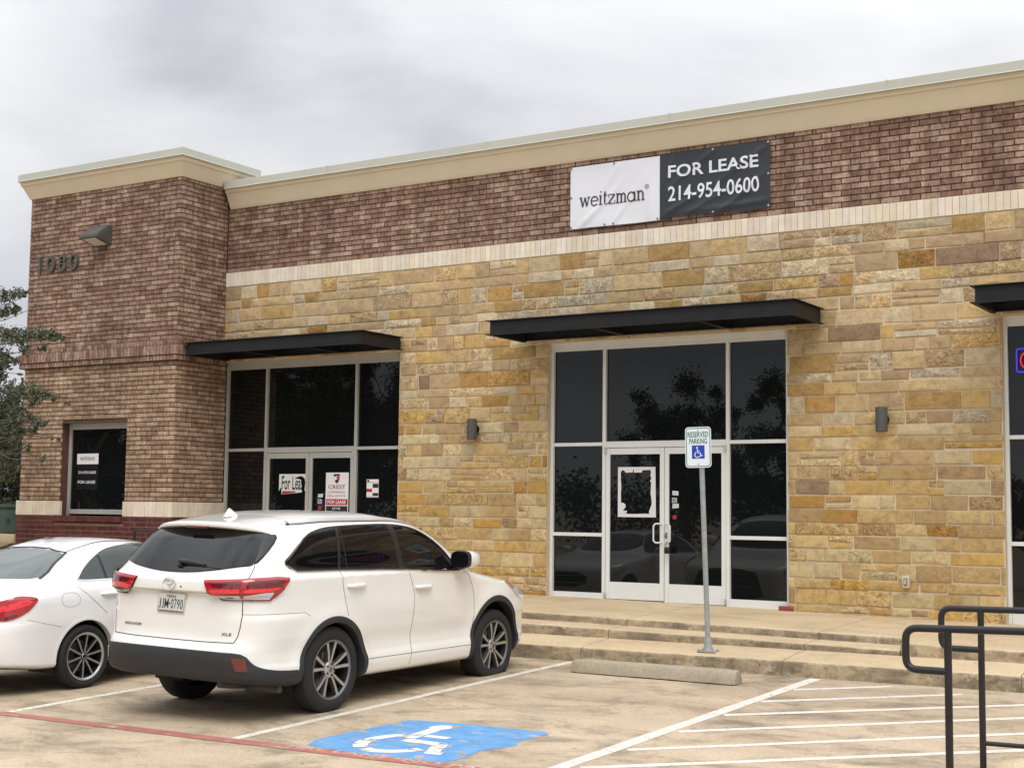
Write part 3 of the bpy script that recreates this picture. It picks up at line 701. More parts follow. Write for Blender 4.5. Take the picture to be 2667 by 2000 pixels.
# ------------------------------------------------------------------ banner
BN = Thing('lease_banner', 'long white and black vinyl for lease banner tied to the brick above the middle canopy', 'banner', (0.07, -.125, 5.3))
def cloth_y(u, v, y, creases):
    d = .006*math.sin(7*u+3*v)
    for (p, q, ang, amp, wd) in creases:
        s_ = (u-p)*math.sin(ang)-(v-q)*math.cos(ang); t_ = (u-p)*math.cos(ang)+(v-q)*math.sin(ang)
        d += amp*math.exp(-(s_/wd)**2)*max(0, 1-abs(t_)/.75)
    return y-.012-d*min(1, 8*min(u, 1-u)+.25)*min(1, 8*min(v, 1-v)+.25)
def drape(mb, x0, x1, z0, z1, creases, gap=.007):
    mb.v = [(x, cloth_y((x-x0)/(x1-x0), (z-z0)/(z1-z0), BY, creases)-gap, z) for x, y, z in mb.v]
def cloth(x0, x1, z0, z1, y, seed, creases):
    random.seed(seed); mb = MB(); nx, nz_ = 60, 36; vs = []
    for j in range(nz_+1):
        for i in range(nx+1):
            u, v = i/nx, j/nz_
            x = x0+(x1-x0)*u; z = z0+(z1-z0)*v
            z += .012*math.sin(u*math.pi*2)*(1-v)*(1 if seed == 2 else .3)
            vs.append((x, cloth_y(u, v, y, creases), z))
    mb.add(vs, [(j*(nx+1)+i, j*(nx+1)+i+1, (j+1)*(nx+1)+i+1, (j+1)*(nx+1)+i) for j in range(nz_) for i in range(nx)]); return mb
c1 = [(.25, .2, .95, .022, .035), (.55, .15, 1.1, .016, .03), (.45, .75, 1.15, .012, .04), (.9, .3, 1.5, .01, .05)]
c2 = [(.1, .1, .7, .020, .03), (.3, .06, .75, .016, .028), (.58, .05, .85, .018, .03), (.93, .88, .8, .022, .035), (.4, .85, .9, .016, .03), (.75, .1, .1, .02, .04), (.05, .6, 1.3, .015, .03), (.93, .5, .9, .014, .03)]
BY = -.135
p1 = BN.part('white_panel', cloth(-1.468, -.031, 5.288, 6.2, BY, 1, c1), 'vinyl_white', smooth='all')
p2 = BN.part('black_panel', cloth(-.029, 1.607, 5.30, 6.212, BY, 2, c2), 'vinyl_black', smooth='all')
yl = BY-.042
mb = MB(); O_ = (0, yl, 0); UX, UZ = (1, 0, 0), (0, 0, 1)
text(mb, 'FOR LEASE', O_, UX, UZ, .105, 1.445, 5.865, 6.04, .022); drape(mb, -.029, 1.607, 5.30, 6.212, c2); BN.part('lettering', mb, 'vinyl_print', p2)
mb = MB(); text(mb, '214-954-0600', O_, UX, UZ, .105, 1.455, 5.53, 5.745, .014); drape(mb, -.029, 1.607, 5.30, 6.212, c2); BN.part('lettering', mb, 'vinyl_print', p2)
mb = MB()   # slab serif word drawn stroke by stroke; x height 1
def slab(mb, x, sc, strokes):
    for st, w_ in strokes: ribbon2d(mb, [(x+p[0]*sc, 5.60+p[1]*sc) for p in st], w_*sc, O_, UX, UZ)
TH, HV = .10, .17
sc = .165; x = -1.31
def bow(cx, cy, rx, ry, a0, a1): return arc(cx, cy, rx, a0, a1, 18, ry)
L_ = {
 'w': ([([(.0, .96), (.36, .96)], TH), ([(.18, .96), (.42, 0)], HV), ([(.42, 0), (.66, .96)], TH), ([(.66, .96), (.90, 0)], HV), ([(.90, 0), (1.12, .96)], TH), ([(.94, .96), (1.28, .96)], TH)], 1.36),
 'e': ([(bow(.42, .48, .40, .48, 5, 318), .135), ([(.04, .50), (.82, .50)], TH)], .92),
 'i': ([([(.04, .96), (.27, .96)], TH), ([(.22, .98), (.22, 0)], HV), ([(.0, .04), (.44, .04)], TH), ([(.15, 1.36), (.30, 1.36)], .15)], .5),
 't': ([([(.20, 1.34), (.20, .22)], HV), (bow(.36, .2, .16, .18, 180, 330), .09), ([(.0, .96), (.46, .96)], TH)], .56),
 'z': ([([(.05, .68), (.05, .96), (.74, .96)], TH), ([(.74, .94), (.03, .06)], .14), ([(.03, .04), (.76, .04), (.76, .34)], TH)], .86),
 'm': ([([(.04, .96), (.24, .96)], TH), ([(.2, .98), (.2, 0)], HV), (bow(.42, .64, .22, .30, 180, 0), .14), ([(.64, .66), (.64, 0)], HV), (bow(.86, .64, .22, .30, 180, 0), .14), ([(1.08, .66), (1.08, 0)], HV), ([(.0, .04), (.40, .04)], TH), ([(.46, .04), (.82, .04)], TH), ([(.90, .04), (1.28, .04)], TH)], 1.36),
 'a': ([(bow(.42, .48, .40, .47, 0, 360), .135), ([(.82, .96), (.82, 0)], HV), ([(.72, .93), (.88, .93)], TH), ([(.76, .04), (.98, .04)], TH)], 1.04),
 'n': ([([(.04, .96), (.24, .96)], TH), ([(.2, .98), (.2, 0)], HV), (bow(.46, .62, .26, .32, 180, 0), .14), ([(.72, .64), (.72, 0)], HV), ([(.0, .04), (.40, .04)], TH), ([(.54, .04), (.92, .04)], TH)], .96)}
def slabword(mb, word, x, z, sc, O_):
    for ch in word:
        st, adv = L_[ch]
        for pl, w_ in st: ribbon2d(mb, [(x+p[0]*sc, z+p[1]*sc) for p in pl], w_*sc, O_, UX, UZ)
        x += adv*sc
    return x
tw = sum(L_[c][1] for c in 'weitzman'); sc = 1.06/tw
xe = slabword(mb, 'weitzman', -1.315, 5.60, sc, O_)
ribbon2d(mb, arc(xe+.03, 5.60+sc*1.32, .030, 0, 345, 20), .006, O_, UX, UZ, closed=True); text(mb, 'R', O_, UX, UZ, xe+.018, xe+.043, 5.60+sc*1.32-.018, 5.60+sc*1.32+.018)
drape(mb, -1.468, -.031, 5.288, 6.2, c1); BN.part('lettering', mb, 'ink_dark', p1)
for px, pz in [(-1.45, 6.18), (-.75, 6.18), (-1.45, 5.75), (-1.45, 5.31), (-.90, 5.31), (-.76, 5.31), (-.06, 5.31)]:
    mb = MB(); mb.lathe([(-.006, .0), (-.006, .014), (0, .014)], (px, BY-.022, pz), 'y', 10); BN.part('grommet', mb, 'rim_grey', p1)
for px, pz in [(.78, 6.19), (1.585, 6.19), (1.585, 5.76), (1.585, 5.325), (.78, 5.32)]:
    mb = MB(); mb.lathe([(-.006, .0), (-.006, .014), (0, .014)], (px, BY-.022, pz), 'y', 10); BN.part('grommet', mb, 'steel', p2)

# ------------------------------------------------------------------ things fixed to the walls and panes
def sconce(x, label):
    T = Thing('wall_sconce', label, 'wall light', (x, -.15, 2.42), 'cylindrical wall lights on the stone')
    mb = MB(); y = -.245; mb.lathe([(-.155, .0), (-.155, .068), (-.15, .075), (.15, .075), (.155, .068), (.155, .06), (.10, .058), (.10, 0)], (x, y, 2.422), 'z', 28); T.part('cylinder_shade', mb, 'fixture_bronze', smooth=True)
    mb = MB(); mb.lathe([(0, .0), (-.03, .07), (-.03, .0)], (x+.005, -.13, 2.422), 'y', 24); mb.box(x-.03, x+.03, -.19, -.14, 2.39, 2.455); T.part('mounting_plate', mb, 'trim_black', smooth=True)
sconce(-3.07, 'dark cylindrical wall light on the stone between the two shopfronts')
sconce(3.11, 'dark cylindrical wall light on the stone right of the reserved parking sign')
T = Thing('wall_pack_light', 'bronze wedge shaped floodlight high on the brick tower', 'wall light', (-10.05, TY, 5.75))
mb = MB(); x0, x1 = -10.25, -9.83; prof = [(0, 5.97), (-.09, 5.985), (-.34, 5.80), (-.35, 5.73), (-.30, 5.715), (-.02, 5.64), (0, 5.64)]
mb.prism([(p[0], p[1]) for p in prof], (x0, TY-.015, 0), (0, 1, 0), (0, 0, 1), (x1-x0, 0, 0)); T.part('housing', mb, 'fixture_bronze', bevel=.012)
mb = MB(); mb.add([(x0+.06, TY-.33, 5.712), (x1-.06, TY-.33, 5.712), (x1-.06, TY-.08, 5.645), (x0+.06, TY-.08, 5.645), (x0+.06, TY-.33, 5.722), (x1-.06, TY-.33, 5.722), (x1-.06, TY-.08, 5.66), (x0+.06, TY-.08, 5.66)], [(0, 1, 2, 3), (4, 5, 6, 7), (0, 1, 5, 4), (1, 2, 6, 5), (2, 3, 7, 6), (3, 0, 4, 7)]); T.part('lens', mb, 'lamp_lens')
mb = MB(); mb.box(x0+.12, x1-.12, TY-.05, TY-.012, 5.58, 5.64); T.part('mounting_box', mb, 'fixture_bronze')
def numerals(ch, x):
    T = Thing('address_number', 'raised dark metal numeral %s on the brick tower%s' % (ch[0], ch[1]), 'number', (x, TY, 5.43), 'street number 1080 on the tower')
    o = (x, TY-.06, 5.285); mb = MB(); w_ = .046
    def stroke(pts, closed=False):
        n = len(pts); a = MB(); ribbon2d(a, pts, w_, o, UX, UZ, closed=closed); k = len(a.v)//2
        vs = a.v+[(p[0], p[1]+.05, p[2]) for p in a.v]; N = len(a.v); fs = list(a.f)+[tuple(i+N for i in f) for f in a.f]
        m_ = k if closed else k-1
        for i in range(m_): j = (i+1) % k; fs += [(i, j, j+N, i+N), (k+i, k+j, k+j+N, k+i+N)]
        if not closed: fs += [(0, k, k+N, N), (k-1, 2*k-1, 2*k-1+N, k-1+N)]
        mb.add(vs, fs)
    if ch[0] == '1': stroke([(0, 0), (0, .29)])
    if ch[0] == '0': stroke(arc(0, .145, .084, 0, 350, 28, .122), True)
    if ch[0] == '8': stroke(arc(0, .217, .062, 0, 350, 22, .052), True); stroke(arc(0, .085, .078, 0, 350, 22, .066), True)
    T.part('numeral', mb, 'fixture_bronze')
    mb = MB()
    for z in (.06, .23): mb.tube([(x, TY-.02, 5.285+z), (x, TY+.002, 5.285+z)], .006, 6)
    T.part('stud', mb, 'fixture_bronze')
for c, x in ((('1', ', first of the four'), -11.61), (('0', ', between the 1 and the 8'), -11.33), (('8', ', between the two zeros'), -11.03), (('0', ', last of the four'), -10.74)): numerals(c, x)
T = Thing('outlet_box', 'small cream weatherproof outlet box low on the stone near the handrail', 'outlet', (3.37, -.15, .40))
mb = MB(); mb.box(3.325, 3.42, -.20, -.14, .33, .485); T.part('cover', mb, 'outlet_plastic', bevel=.008)
mb = MB(); mb.box(3.352, 3.393, -.209, -.2005, .365, .45); T.part('flap', mb, 'fixture_bronze', bevel=.004); mb = MB(); mb.box(3.359, 3.386, -.214, -.2095, .376, .44); T.part('socket', mb, 'outlet_plastic')
o = obj('loose_brick', MB().box(1.70, 1.895, -.165, -.105, land(1.8, -.13)+.0, land(1.8, -.13)+.058), 'brick_red_loose', org=(1.8, -.135, land(1.8, -.13)), bevel=.004)
tag(o, 'single red brick lying at the foot of the middle shopfront', 'brick')

def paper(name, label, cat, x0, x1, z0, z1, y, mat, group=None, poly=None):
    T = Thing(name, label, cat, ((x0+x1)/2, y, z0), group)
    mb = MB(); mb.prism(poly or [(x0, z0), (x1, z0), (x1, z1), (x0, z1)], (0, y, 0), UX, UZ, (0, -.0015, 0)); T.part('sheet', mb, mat)
    return T
yd = -.0185
# torn white poster border on the left door of the middle shopfront
T = Thing('torn_poster', 'white border left from a torn off poster on the left middle door', 'poster', (-.44, yd, 1.15))
oc = [(-.735, 1.155), (-.14, 1.155), (-.15, 1.853), (-.735, 1.853)]
ic = [(-.672, 1.205), (-.60, 1.208), (-.59, 1.245), (-.655, 1.24), (-.61, 1.30), (-.618, 1.335), (-.66, 1.355), (-.685, 1.352), (-.687, 1.5), (-.682, 1.6), (-.69, 1.66), (-.69, 1.79), (-.66, 1.812), (-.63, 1.80), (-.615, 1.775), (-.50, 1.778), (-.495, 1.815), (-.485, 1.815), (-.483, 1.775), (-.36, 1.776), (-.35, 1.808), (-.225, 1.812), (-.218, 1.76), (-.23, 1.74), (-.212, 1.70), (-.232, 1.66), (-.215, 1.63), (-.225, 1.5), (-.205, 1.36), (-.212, 1.32), (-.235, 1.27), (-.25, 1.22), (-.235, 1.20), (-.30, 1.205), (-.5, 1.198)]
def ring_sheet(outer, inner, y):
    vs = [Vector(p) for p in outer+inner]; no, ni = len(outer), len(inner)
    ed = [(i, (i+1) % no) for i in range(no)]+[(no+i, no+(i+1) % ni) for i in range(ni)]
    r = delaunay_2d_cdt(vs, ed, [], 0, 1e-6); mb = MB(); V = r[0]
    def inside(p, poly):
        c = False; n = len(poly)
        for i in range(n):
            a, b = poly[i], poly[(i+1) % n]
            if (a[1] > p[1]) != (b[1] > p[1]) and p[0] < (b[0]-a[0])*(p[1]-a[1])/(b[1]-a[1])+a[0]: c = not c
        return c
    fs = [f for f in r[2] if inside(sum((V[i] for i in f), Vector((0, 0)))/len(f), outer) and not inside(sum((V[i] for i in f), Vector((0, 0)))/len(f), inner)]
    mb.add([(v[0], y, v[1]) for v in V], [tuple(f) for f in fs]); return mb
T.part('torn_border', ring_sheet(oc, ic, yd-.0015), 'white_sticker')
# stickers
def sticker(label, x0, x1, z0, z1, mat, ink, tilt=0):
    T = paper('door_sticker', label, 'sticker', x0, x1, z0, z1, yd, mat, 'small stickers on the door glass', [(x0, z0+tilt), (x1, z0-tilt), (x1, z1-tilt), (x0, z1+tilt)])
    mb = MB(); w_, h_ = x1-x0, z1-z0
    for k in range(3): mb.box(x0+.15*w_, x0+(.85-.1*k)*w_, yd-.0026, yd-.0018, z0+h_*(.22+.24*k), z0+h_*(.32+.24*k))
    T.part('print', mb, ink)
sticker('white sticker, topmost on the right middle door', .11, .20, 1.462, 1.52, 'white_sticker', 'grey_sticker', .003)
sticker('grey square sticker between two white stickers on the right middle door', .104, .178, 1.356, 1.428, 'grey_sticker', 'ink_dark')
sticker('white sticker just above the red one on the right middle door', .112, .205, 1.286, 1.344, 'white_sticker', 'grey_sticker', -.003)
sticker('red sticker, lowest on the right middle door', .115, .172, 1.137, 1.19, 'red_sticker', 'print_maroon')
xd = -6.335+.002
sticker('white sticker, topmost on the left shopfront door beside the realtor poster', -6.18, -6.083, 1.40, 1.455, 'white_sticker', 'grey_sticker', -.003)
sticker('grey sticker below the top white one on the left shopfront door', -6.186, -6.10, 1.30, 1.371, 'grey_sticker', 'ink_dark')
sticker('red sticker on the left shopfront door beside the realtor poster', -6.174, -6.105, 1.20, 1.262, 'red_sticker', 'print_maroon')
sticker('white sticker, lowest on the left shopfront door, just above the roof of the suv', -6.158, -6.06, 1.115, 1.185, 'white_sticker', 'grey_sticker', .002)
# padlock
T = Thing('padlock', 'black padlock hanging from the right door handle of the middle shopfront', 'padlock', (.10, -.12, .66))
mb = MB(); mb.box(.045, .125, -.142, -.102, .665, .755); T.part('body', mb, 'trim_black', bevel=.008)
mb = MB(); mb.tube([(.062, -.122, .75), (.062, -.122, .80)]+[(.087+.025*math.cos(R(a)), -.122, .80+.03*math.sin(R(a))) for a in range(180, -1, -30)]+[(.112, -.122, .75)], .006, 8); T.part('shackle', mb, 'dark_chrome', smooth=True)
# half torn FOR LEASE sheet on the left shopfront
T = Thing('torn_lease_sign', 'half torn white sheet reading For Leas with a red strip on the left shopfront door', 'sign', (-6.72, yd, 1.45))
mb = MB(); mb.prism([(-7.015, 1.50), (-6.965, 1.57), (-6.955, 1.445), (-6.53, 1.478), (-6.50, 1.545), (-6.52, 1.66), (-6.55, 1.72), (-6.47, 1.71), (-6.455, 1.64), (-6.47, 1.505), (-6.415, 1.515), (-6.413, 1.776), (-7.013, 1.776)], (0, yd, 0), UX, UZ, (0, -.0015, 0)); T.part('sheet', mb, 'white_sticker')
mb = MB(); text(mb, 'For Leas', (0, yd-.003, 0), UX, UZ, -6.955, -6.50, 1.52, 1.745, .012); T.part('lettering', mb, 'print_black')
mb = MB(); mb.prism([(-6.69, 1.70), (-6.6, 1.735), (-6.52, 1.74), (-6.475, 1.70), (-6.46, 1.64), (-6.47, 1.50), (-6.53, 1.51), (-6.52, 1.62), (-6.55, 1.69), (-6.62, 1.70)], (0, yd-.004, 0), UX, UZ, (0, -.0012, 0)); T.part('torn_gap', mb, 'store_glass')
mb = MB(); mb.prism([(-6.94, 1.45), (-6.66, 1.475), (-6.66, 1.498), (-6.94, 1.498)], (0, yd-.003, 0), UX, UZ, (0, -.001, 0)); T.part('red_strip', mb, 'print_red')
# realtor poster
T = paper('lease_poster', 'tall white red and black realtor poster on the right door of the left shopfront', 'poster', -6.025, -5.56, .85, 1.797, yd, 'print_white')
E2 = ((0, yd-.0035, 0), UX, UZ)
mb = MB(); mb.box(-6.01, -5.575, yd-.003, yd-.0018, 1.28, 1.375); T.part('red_band', mb, 'print_red'); mb = MB(); mb.box(-6.01, -5.575, yd-.003, yd-.0018, .86, 1.265); T.part('black_band', mb, 'print_black')
mb = MB(); text(mb, 'CREST', *E2, -5.97, -5.62, 1.535, 1.60, .01); T.part('red_lettering', mb, 'print_maroon'); mb = MB(); text(mb, 'COMMERCIAL', *E2, -5.985, -5.62, 1.47, 1.50); T.part('red_lettering', mb, 'print_maroon'); mb = MB(); text(mb, 'REAL ESTATE', *E2, -5.985, -5.62, 1.41, 1.44); T.part('red_lettering', mb, 'print_maroon')
mb = MB(); text(mb, 'FOR LEASE', *E2, -5.98, -5.61, 1.30, 1.355, .02); T.part('white_lettering', mb, 'print_white'); mb = MB(); text(mb, '(214)', *E2, -5.88, -5.72, 1.20, 1.245, .012); T.part('white_lettering', mb, 'print_white'); mb = MB(); text(mb, '696-6677', *E2, -5.99, -5.60, 1.12, 1.18, .015); T.part('white_lettering', mb, 'print_white')
mb = MB(); mb.prism([(-5.86, 1.77), (-5.75, 1.775), (-5.735, 1.735), (-5.80, 1.745), (-5.855, 1.73), (-5.868, 1.748)], (0, yd-.003, 0), UX, UZ, (0, -.001, 0)); mb.prism([(-5.845, 1.66), (-5.80, 1.69), (-5.755, 1.66), (-5.80, 1.62)], (0, yd-.003, 0), UX, UZ, (0, -.001, 0)); T.part('dark_emblem', mb, 'print_black')
mb = MB(); mb.prism([(-5.80, 1.735), (-5.745, 1.73), (-5.748, 1.68), (-5.77, 1.668), (-5.80, 1.70)], (0, yd-.003, 0), UX, UZ, (0, -.001, 0)); T.part('red_emblem', mb, 'print_red')
# flyer with six pictures
T = paper('flyer', 'small flyer of red white and dark squares on the right pane of the left shopfront', 'flyer', -5.211, -4.975, 1.405, 1.688, -.001, 'print_white')
mb = MB(); mb.box(-5.205, -4.98, -.0042, -.003, 1.40+.015, 1.42); mb.box(-5.21, -5.1, -.0042, -.003, 1.49, 1.54); mb.box(-5.205, -4.98, -.0042, -.003, 1.635, 1.642); T.part('red_print', mb, 'print_red')
mb = MB(); mb.box(-5.09, -4.98, -.0042, -.003, 1.555, 1.62); mb.box(-5.09, -4.98, -.0042, -.003, 1.43, 1.475); mb.box(-5.20, -5.16, -.0042, -.003, 1.65, 1.68); T.part('dark_print', mb, 'print_black')
# lease notice in the tower window
yw = -1.0415
T = paper('window_lease_notice', 'white and black for lease notice inside the tower window', 'notice', -10.70, -10.172, 1.496, 2.11, yw, 'notice_black')
mb = MB(); mb.box(-10.70, -10.172, yw-.004, yw-.002, 1.93, 2.11); T.part('white_header', mb, 'print_white')
E3 = ((0, yw-.0055, 0), UX, UZ)
mb = MB(); slabword(mb, 'weitzman', -10.62, 2.0, .36/tw, E3[0]); T.part('dark_lettering', mb, 'ink_dark')
mb = MB(); text(mb, '214-954-0600', *E3, -10.66, -10.22, 1.765, 1.815, .012); T.part('white_lettering', mb, 'vinyl_print'); mb = MB(); text(mb, 'FOR LEASE', *E3, -10.66, -10.23, 1.60, 1.65, .02); T.part('white_lettering', mb, 'vinyl_print')
# neon sign in the right hand shopfront
T = Thing('neon_sign', 'lit neon sign with blue border and red letters at the right edge of the photo', 'neon sign', (5.1, -.03, 2.96))
mb = MB(); pts = rrect(4.715, 5.55, 2.967, 3.248, .03); mb.tube([(p[0], -.03, p[1]) for p in pts+pts[:1]], .011, 8, cap=False); T.part('blue_border', mb, 'neon_blue', smooth=True)
mb = MB()
mb.tube([(4.845+.085*math.cos(R(a)), -.03, 3.108+.10*math.sin(R(a))) for a in range(0, 361, 15)], .010, 8)
for pl in ([(5.0, 3.01), (5.0, 3.205), (5.09, 3.20), (5.11, 3.15), (5.09, 3.11), (5.0, 3.10)], [(5.29, 3.01), (5.18, 3.01), (5.18, 3.205), (5.29, 3.205)], [(5.18, 3.108), (5.27, 3.108)], [(5.36, 3.01), (5.36, 3.205), (5.48, 3.01), (5.48, 3.205)]): mb.tube([(p[0], -.03, p[1]) for p in pl], .010, 8)
T.part('red_letters', mb, 'neon_red', smooth=True)
mb = MB(); mb.box(4.8, 5.5, -.012, -.004, 3.0, 3.02); mb.box(4.8, 5.5, -.012, -.004, 3.2, 3.22)
for x in (4.9, 5.4): mb.tube([(x, -.01, 3.21), (x, -.01, 3.5)], .002, 5)
T.part('backing_rack', mb, 'trim_black')

# ------------------------------------------------------------------ sign post, wheel stop, handrails
sb = Vector((2.03, -3.1, s3(2.03, -3.1)-.002)); stp = Vector((1.935, -3.1, 2.20)); ax = (stp-sb).normalized()
T = Thing('reserved_parking_sign', 'leaning reserved parking sign with wheelchair symbol on a grey post at the kerb', 'sign', tuple(sb))
mb = MB(); mb.tube([sb+ax*.03, sb+ax*2.2], .029, 18); T.part('post', mb, 'galvanized', smooth=True)
mb = MB(); mb.box(sb.x-.105, sb.x+.105, sb.y-.08, sb.y+.08, sb.z+.0, sb.z+.012)
mb.tube([sb+Vector((0, 0, .012)), sb+ax*.05, sb+ax*.16], .04, 14, rs=[.062, .05, .034]); T.part('base_plate', mb, 'galvanized', smooth=True)
for dx in (-.085, .085):
    for dy in (-.06, .06): mb = MB(); mb.lathe([(.012, 0.014), (.028, .014), (.028, 0)], (sb.x+dx, sb.y+dy, sb.z), 'z', 6); T.part('bolt', mb, 'galvanized')
sx = (Vector((1, .1, .02))).normalized(); sz = (ax-sx*ax.dot(sx)).normalized(); sn = sx.cross(sz)   # sn points to -y
cen = Vector((1.925, -3.136, 1.962)); Bq = cen+sn*0
if sn.y > 0: sn = -sn
def plate(mb, poly, off, th): mb.prism(poly, cen+sn*off, sx, sz, sn*th)
mb = MB(); plate(mb, rrect(-.1525, .1525, -.229, .229, .04), 0, .003); pl = T.part('sign_plate', mb, 'sign_white')
mb = MB(); O4 = cen+sn*.0042; rr = rrect(-.138, .138, -.214, .214, .03); ribbon2d(mb, rr, .008, O4, sx, sz, closed=True); T.part('green_border', mb, 'sign_green', pl); mb = MB()
text(mb, 'RESERVED', O4, sx, sz, -.122, .122, .112, .175, .018); T.part('green_lettering', mb, 'sign_green', pl); mb = MB(); text(mb, 'PARKING', O4, sx, sz, -.105, .105, .038, .10, .018); T.part('green_lettering', mb, 'sign_green', pl)
mb = MB(); plate(mb, rrect(-.075, .075, -.128, .022, .004), .0035, .0006); T.part('blue_square', mb, 'sign_blue', pl)
mb = MB(); O5 = cen+sn*.0052; c0 = (-.008, -.083)
ribbon2d(mb, [(c0[0]+.032*math.cos(R(a)), c0[1]+.032*math.sin(R(a))) for a in range(120, 351, 10)], .009, O5, sx, sz)
ribbon2d(mb, [(-.012, -.018), (-.008, -.063), (.022, -.063), (.038, -.098), (.052, -.092)], .010, O5, sx, sz); ribbon2d(mb, [(-.010, -.042), (.018, -.042)], .007, O5, sx, sz)
mb.add([Vector(O5)+sx*(-.013+.010*math.cos(R(a)))+sz*(-.004+.010*math.sin(R(a))) for a in range(0, 360, 30)], [tuple(range(12))]); T.part('wheelchair_symbol', mb, 'sign_white', pl)
for dz in (.19, -.19): mb = MB(); plate(mb, [(.006*math.cos(R(a)), dz+.006*math.sin(R(a))) for a in range(0, 360, 40)], .003, .004); T.part('bolt', mb, 'trim_black', pl)

T = Thing('wheel_stop', 'worn concrete wheel stop in front of the accessible parking space', 'wheel stop', (1.86, -4.05, lot(1.86, -4.05)))
mb = MB(); prof = [(-.11, .004), (-.10, .065), (-.07, .125), (-.03, .142), (.03, .142), (.07, .125), (.10, .065), (.11, .004)]; n = 14; vs = []
random.seed(8); Lh = .975
for i in range(n+1):
    t = -Lh+2*Lh*i/n; e = 1 if 0 < i < n else .92
    for a, h in prof: vs.append((1.845+t, -4.08-.035*t+a*e+random.uniform(-.003, .003), lot(1.845+t, -4.08, .003)+h*e+random.uniform(-.003, .003)))
k = len(prof); fs = [(i*k+j, i*k+j+1, (i+1)*k+j+1, (i+1)*k+j) for i in range(n) for j in range(k-1)]+[tuple(range(k)), tuple(n*k+j for j in range(k))]
mb.add(vs, fs); T.part('concrete_bar', mb, 'stop_concrete', bevel=.014, smooth=True)
def bend(p0, c, p1, n=7):
    p0, c, p1 = map(Vector, (p0, c, p1)); return [p0*(1-t)**2+c*2*t*(1-t)+p1*t*t for t in [i/n for i in range(n+1)]]
def corner_path(pts, r):
    pts = [Vector(p) for p in pts]; o = [pts[0]]
    for i in range(1, len(pts)-1):
        a = pts[i]+(pts[i-1]-pts[i]).normalized()*r; b = pts[i]+(pts[i+1]-pts[i]).normalized()*r; o += bend(a, pts[i], b)
    return o+[pts[-1]]
def handrail(y, xe, xp, zt, zl, slope, posts, label, zb, low):
    T = Thing('ramp_handrail', label, 'handrail', (xp, y, zb), 'black pipe handrails of the ramp')
    zz = lambda x: zt+slope*(x-xp)
    mb = MB(); mb.tube(corner_path([(13.0, y, zz(13.0)), (xe, y, zz(xe)), (xe, y, zl), (xp, y, zl)], .075), .0235, 16); T.part('top_rail', mb, 'rail_paint', smooth=True)
    mb = MB(); mb.tube([(xp, y, low), (13.0, y, low+slope*(13-xp))], .017, 14); T.part('lower_rail', mb, 'rail_paint', smooth=True)
    for x in posts: mb = MB(); mb.tube([(x, y, zb), (x, y, zz(x))], .0235, 16); T.part('post', mb, 'rail_paint', smooth=True)
handrail(-8.86, 5.955, 6.215, .543, .285, .022, (6.215, 8.2, 10.2, 12.2), 'nearer black pipe handrail with a looped end, in front of the other', -.72, -.40)
handrail(-7.12, 5.70, 5.985, .560, .268, .014, (5.985, 8.0, 10.0, 12.0), 'farther black pipe handrail, partly hidden behind the nearer one', -.66, -.393)
# ramp between the rails with its rounded kerb nose
mb = MB(); vs = []
cs = [(-7.5, -.30), (-7.44, .03), (-7.36, .075), (-6.90, .078), (-6.80, .05), (-6.73, -.06), (-6.70, -.30)]
for i in range(13):
    x = 6.0+7.5*(i/12)**1.6; f = min(1, .35+i*.3); 
    for y, h in cs: vs.append((x+.10*(0 if i else 1), -7.1+(y+7.1)*(1 if i else .8), lot(6.2, -7.1)+.06*min(1, i*.7)+h*f+.018*(x-6)))
k = len(cs); mb.add(vs, [(i*k+j, i*k+j+1, (i+1)*k+j+1, (i+1)*k+j) for i in range(12) for j in range(k-1)]+[tuple(range(k))])
o = obj('ramp_kerb', mb, 'walk_concrete', smooth='all'); struct(o)
mb = MB(); mb.add([(6.4, -9.2, lot(6.4, -9.2, .0)), (13.5, -9.2, lot(13, -9.2, .22)), (13.5, -7.4, lot(13, -7.4, .22)), (6.4, -7.4, lot(6.4, -7.4, .0)), (6.4, -9.2, -1.2), (13.5, -9.2, -1.2), (13.5, -7.4, -1.2), (6.4, -7.4, -1.2)], [(0, 1, 2, 3), (0, 1, 5, 4), (1, 2, 6, 5), (2, 3, 7, 6), (3, 0, 4, 7)]); struct(obj('ramp', mb, 'walk_concrete'))
T = Thing('step_handrail', 'low black pipe handrail at the steps behind the white cars', 'handrail', (-8.3, -2.0, -.1))
mb = MB(); mb.tube(corner_path([(-8.22, -2.0, -.2), (-8.22, -2.0, .845), (-5.2, -2.0, .85), (-5.2, -2.0, -.2)], .05), .021, 14); T.part('top_rail', mb, 'rail_paint', smooth=True)

# ------------------------------------------------------------------ cars
class Pch:
    """monotone cubic through points"""
    def __init__(s, pts):
        pts = sorted(pts); s.x = np.array([p[0] for p in pts], float); s.y = np.array([p[1] for p in pts], float)
        h = np.diff(s.x); d = np.diff(s.y)/h; m = np.zeros(len(s.x)); m[0], m[-1] = d[0], d[-1]
        for i in range(1, len(m)-1):
            if d[i-1]*d[i] > 0:
                w1 = 2*h[i]+h[i-1]; w2 = h[i]+2*h[i-1]; m[i] = (w1+w2)/(w1/d[i-1]+w2/d[i])
        s.m = m; s.h = h
    def __call__(s, q):
        q = np.clip(q, s.x[0], s.x[-1]); i = np.clip(np.searchsorted(s.x, q)-1, 0, len(s.h)-1)
        h = s.h[i]; t = (q-s.x[i])/h; t2 = t*t; t3 = t2*t
        return s.y[i]*(2*t3-3*t2+1)+s.m[i]*h*(t3-2*t2+t)+s.y[i+1]*(-2*t3+3*t2)+s.m[i+1]*h*(t3-t2)
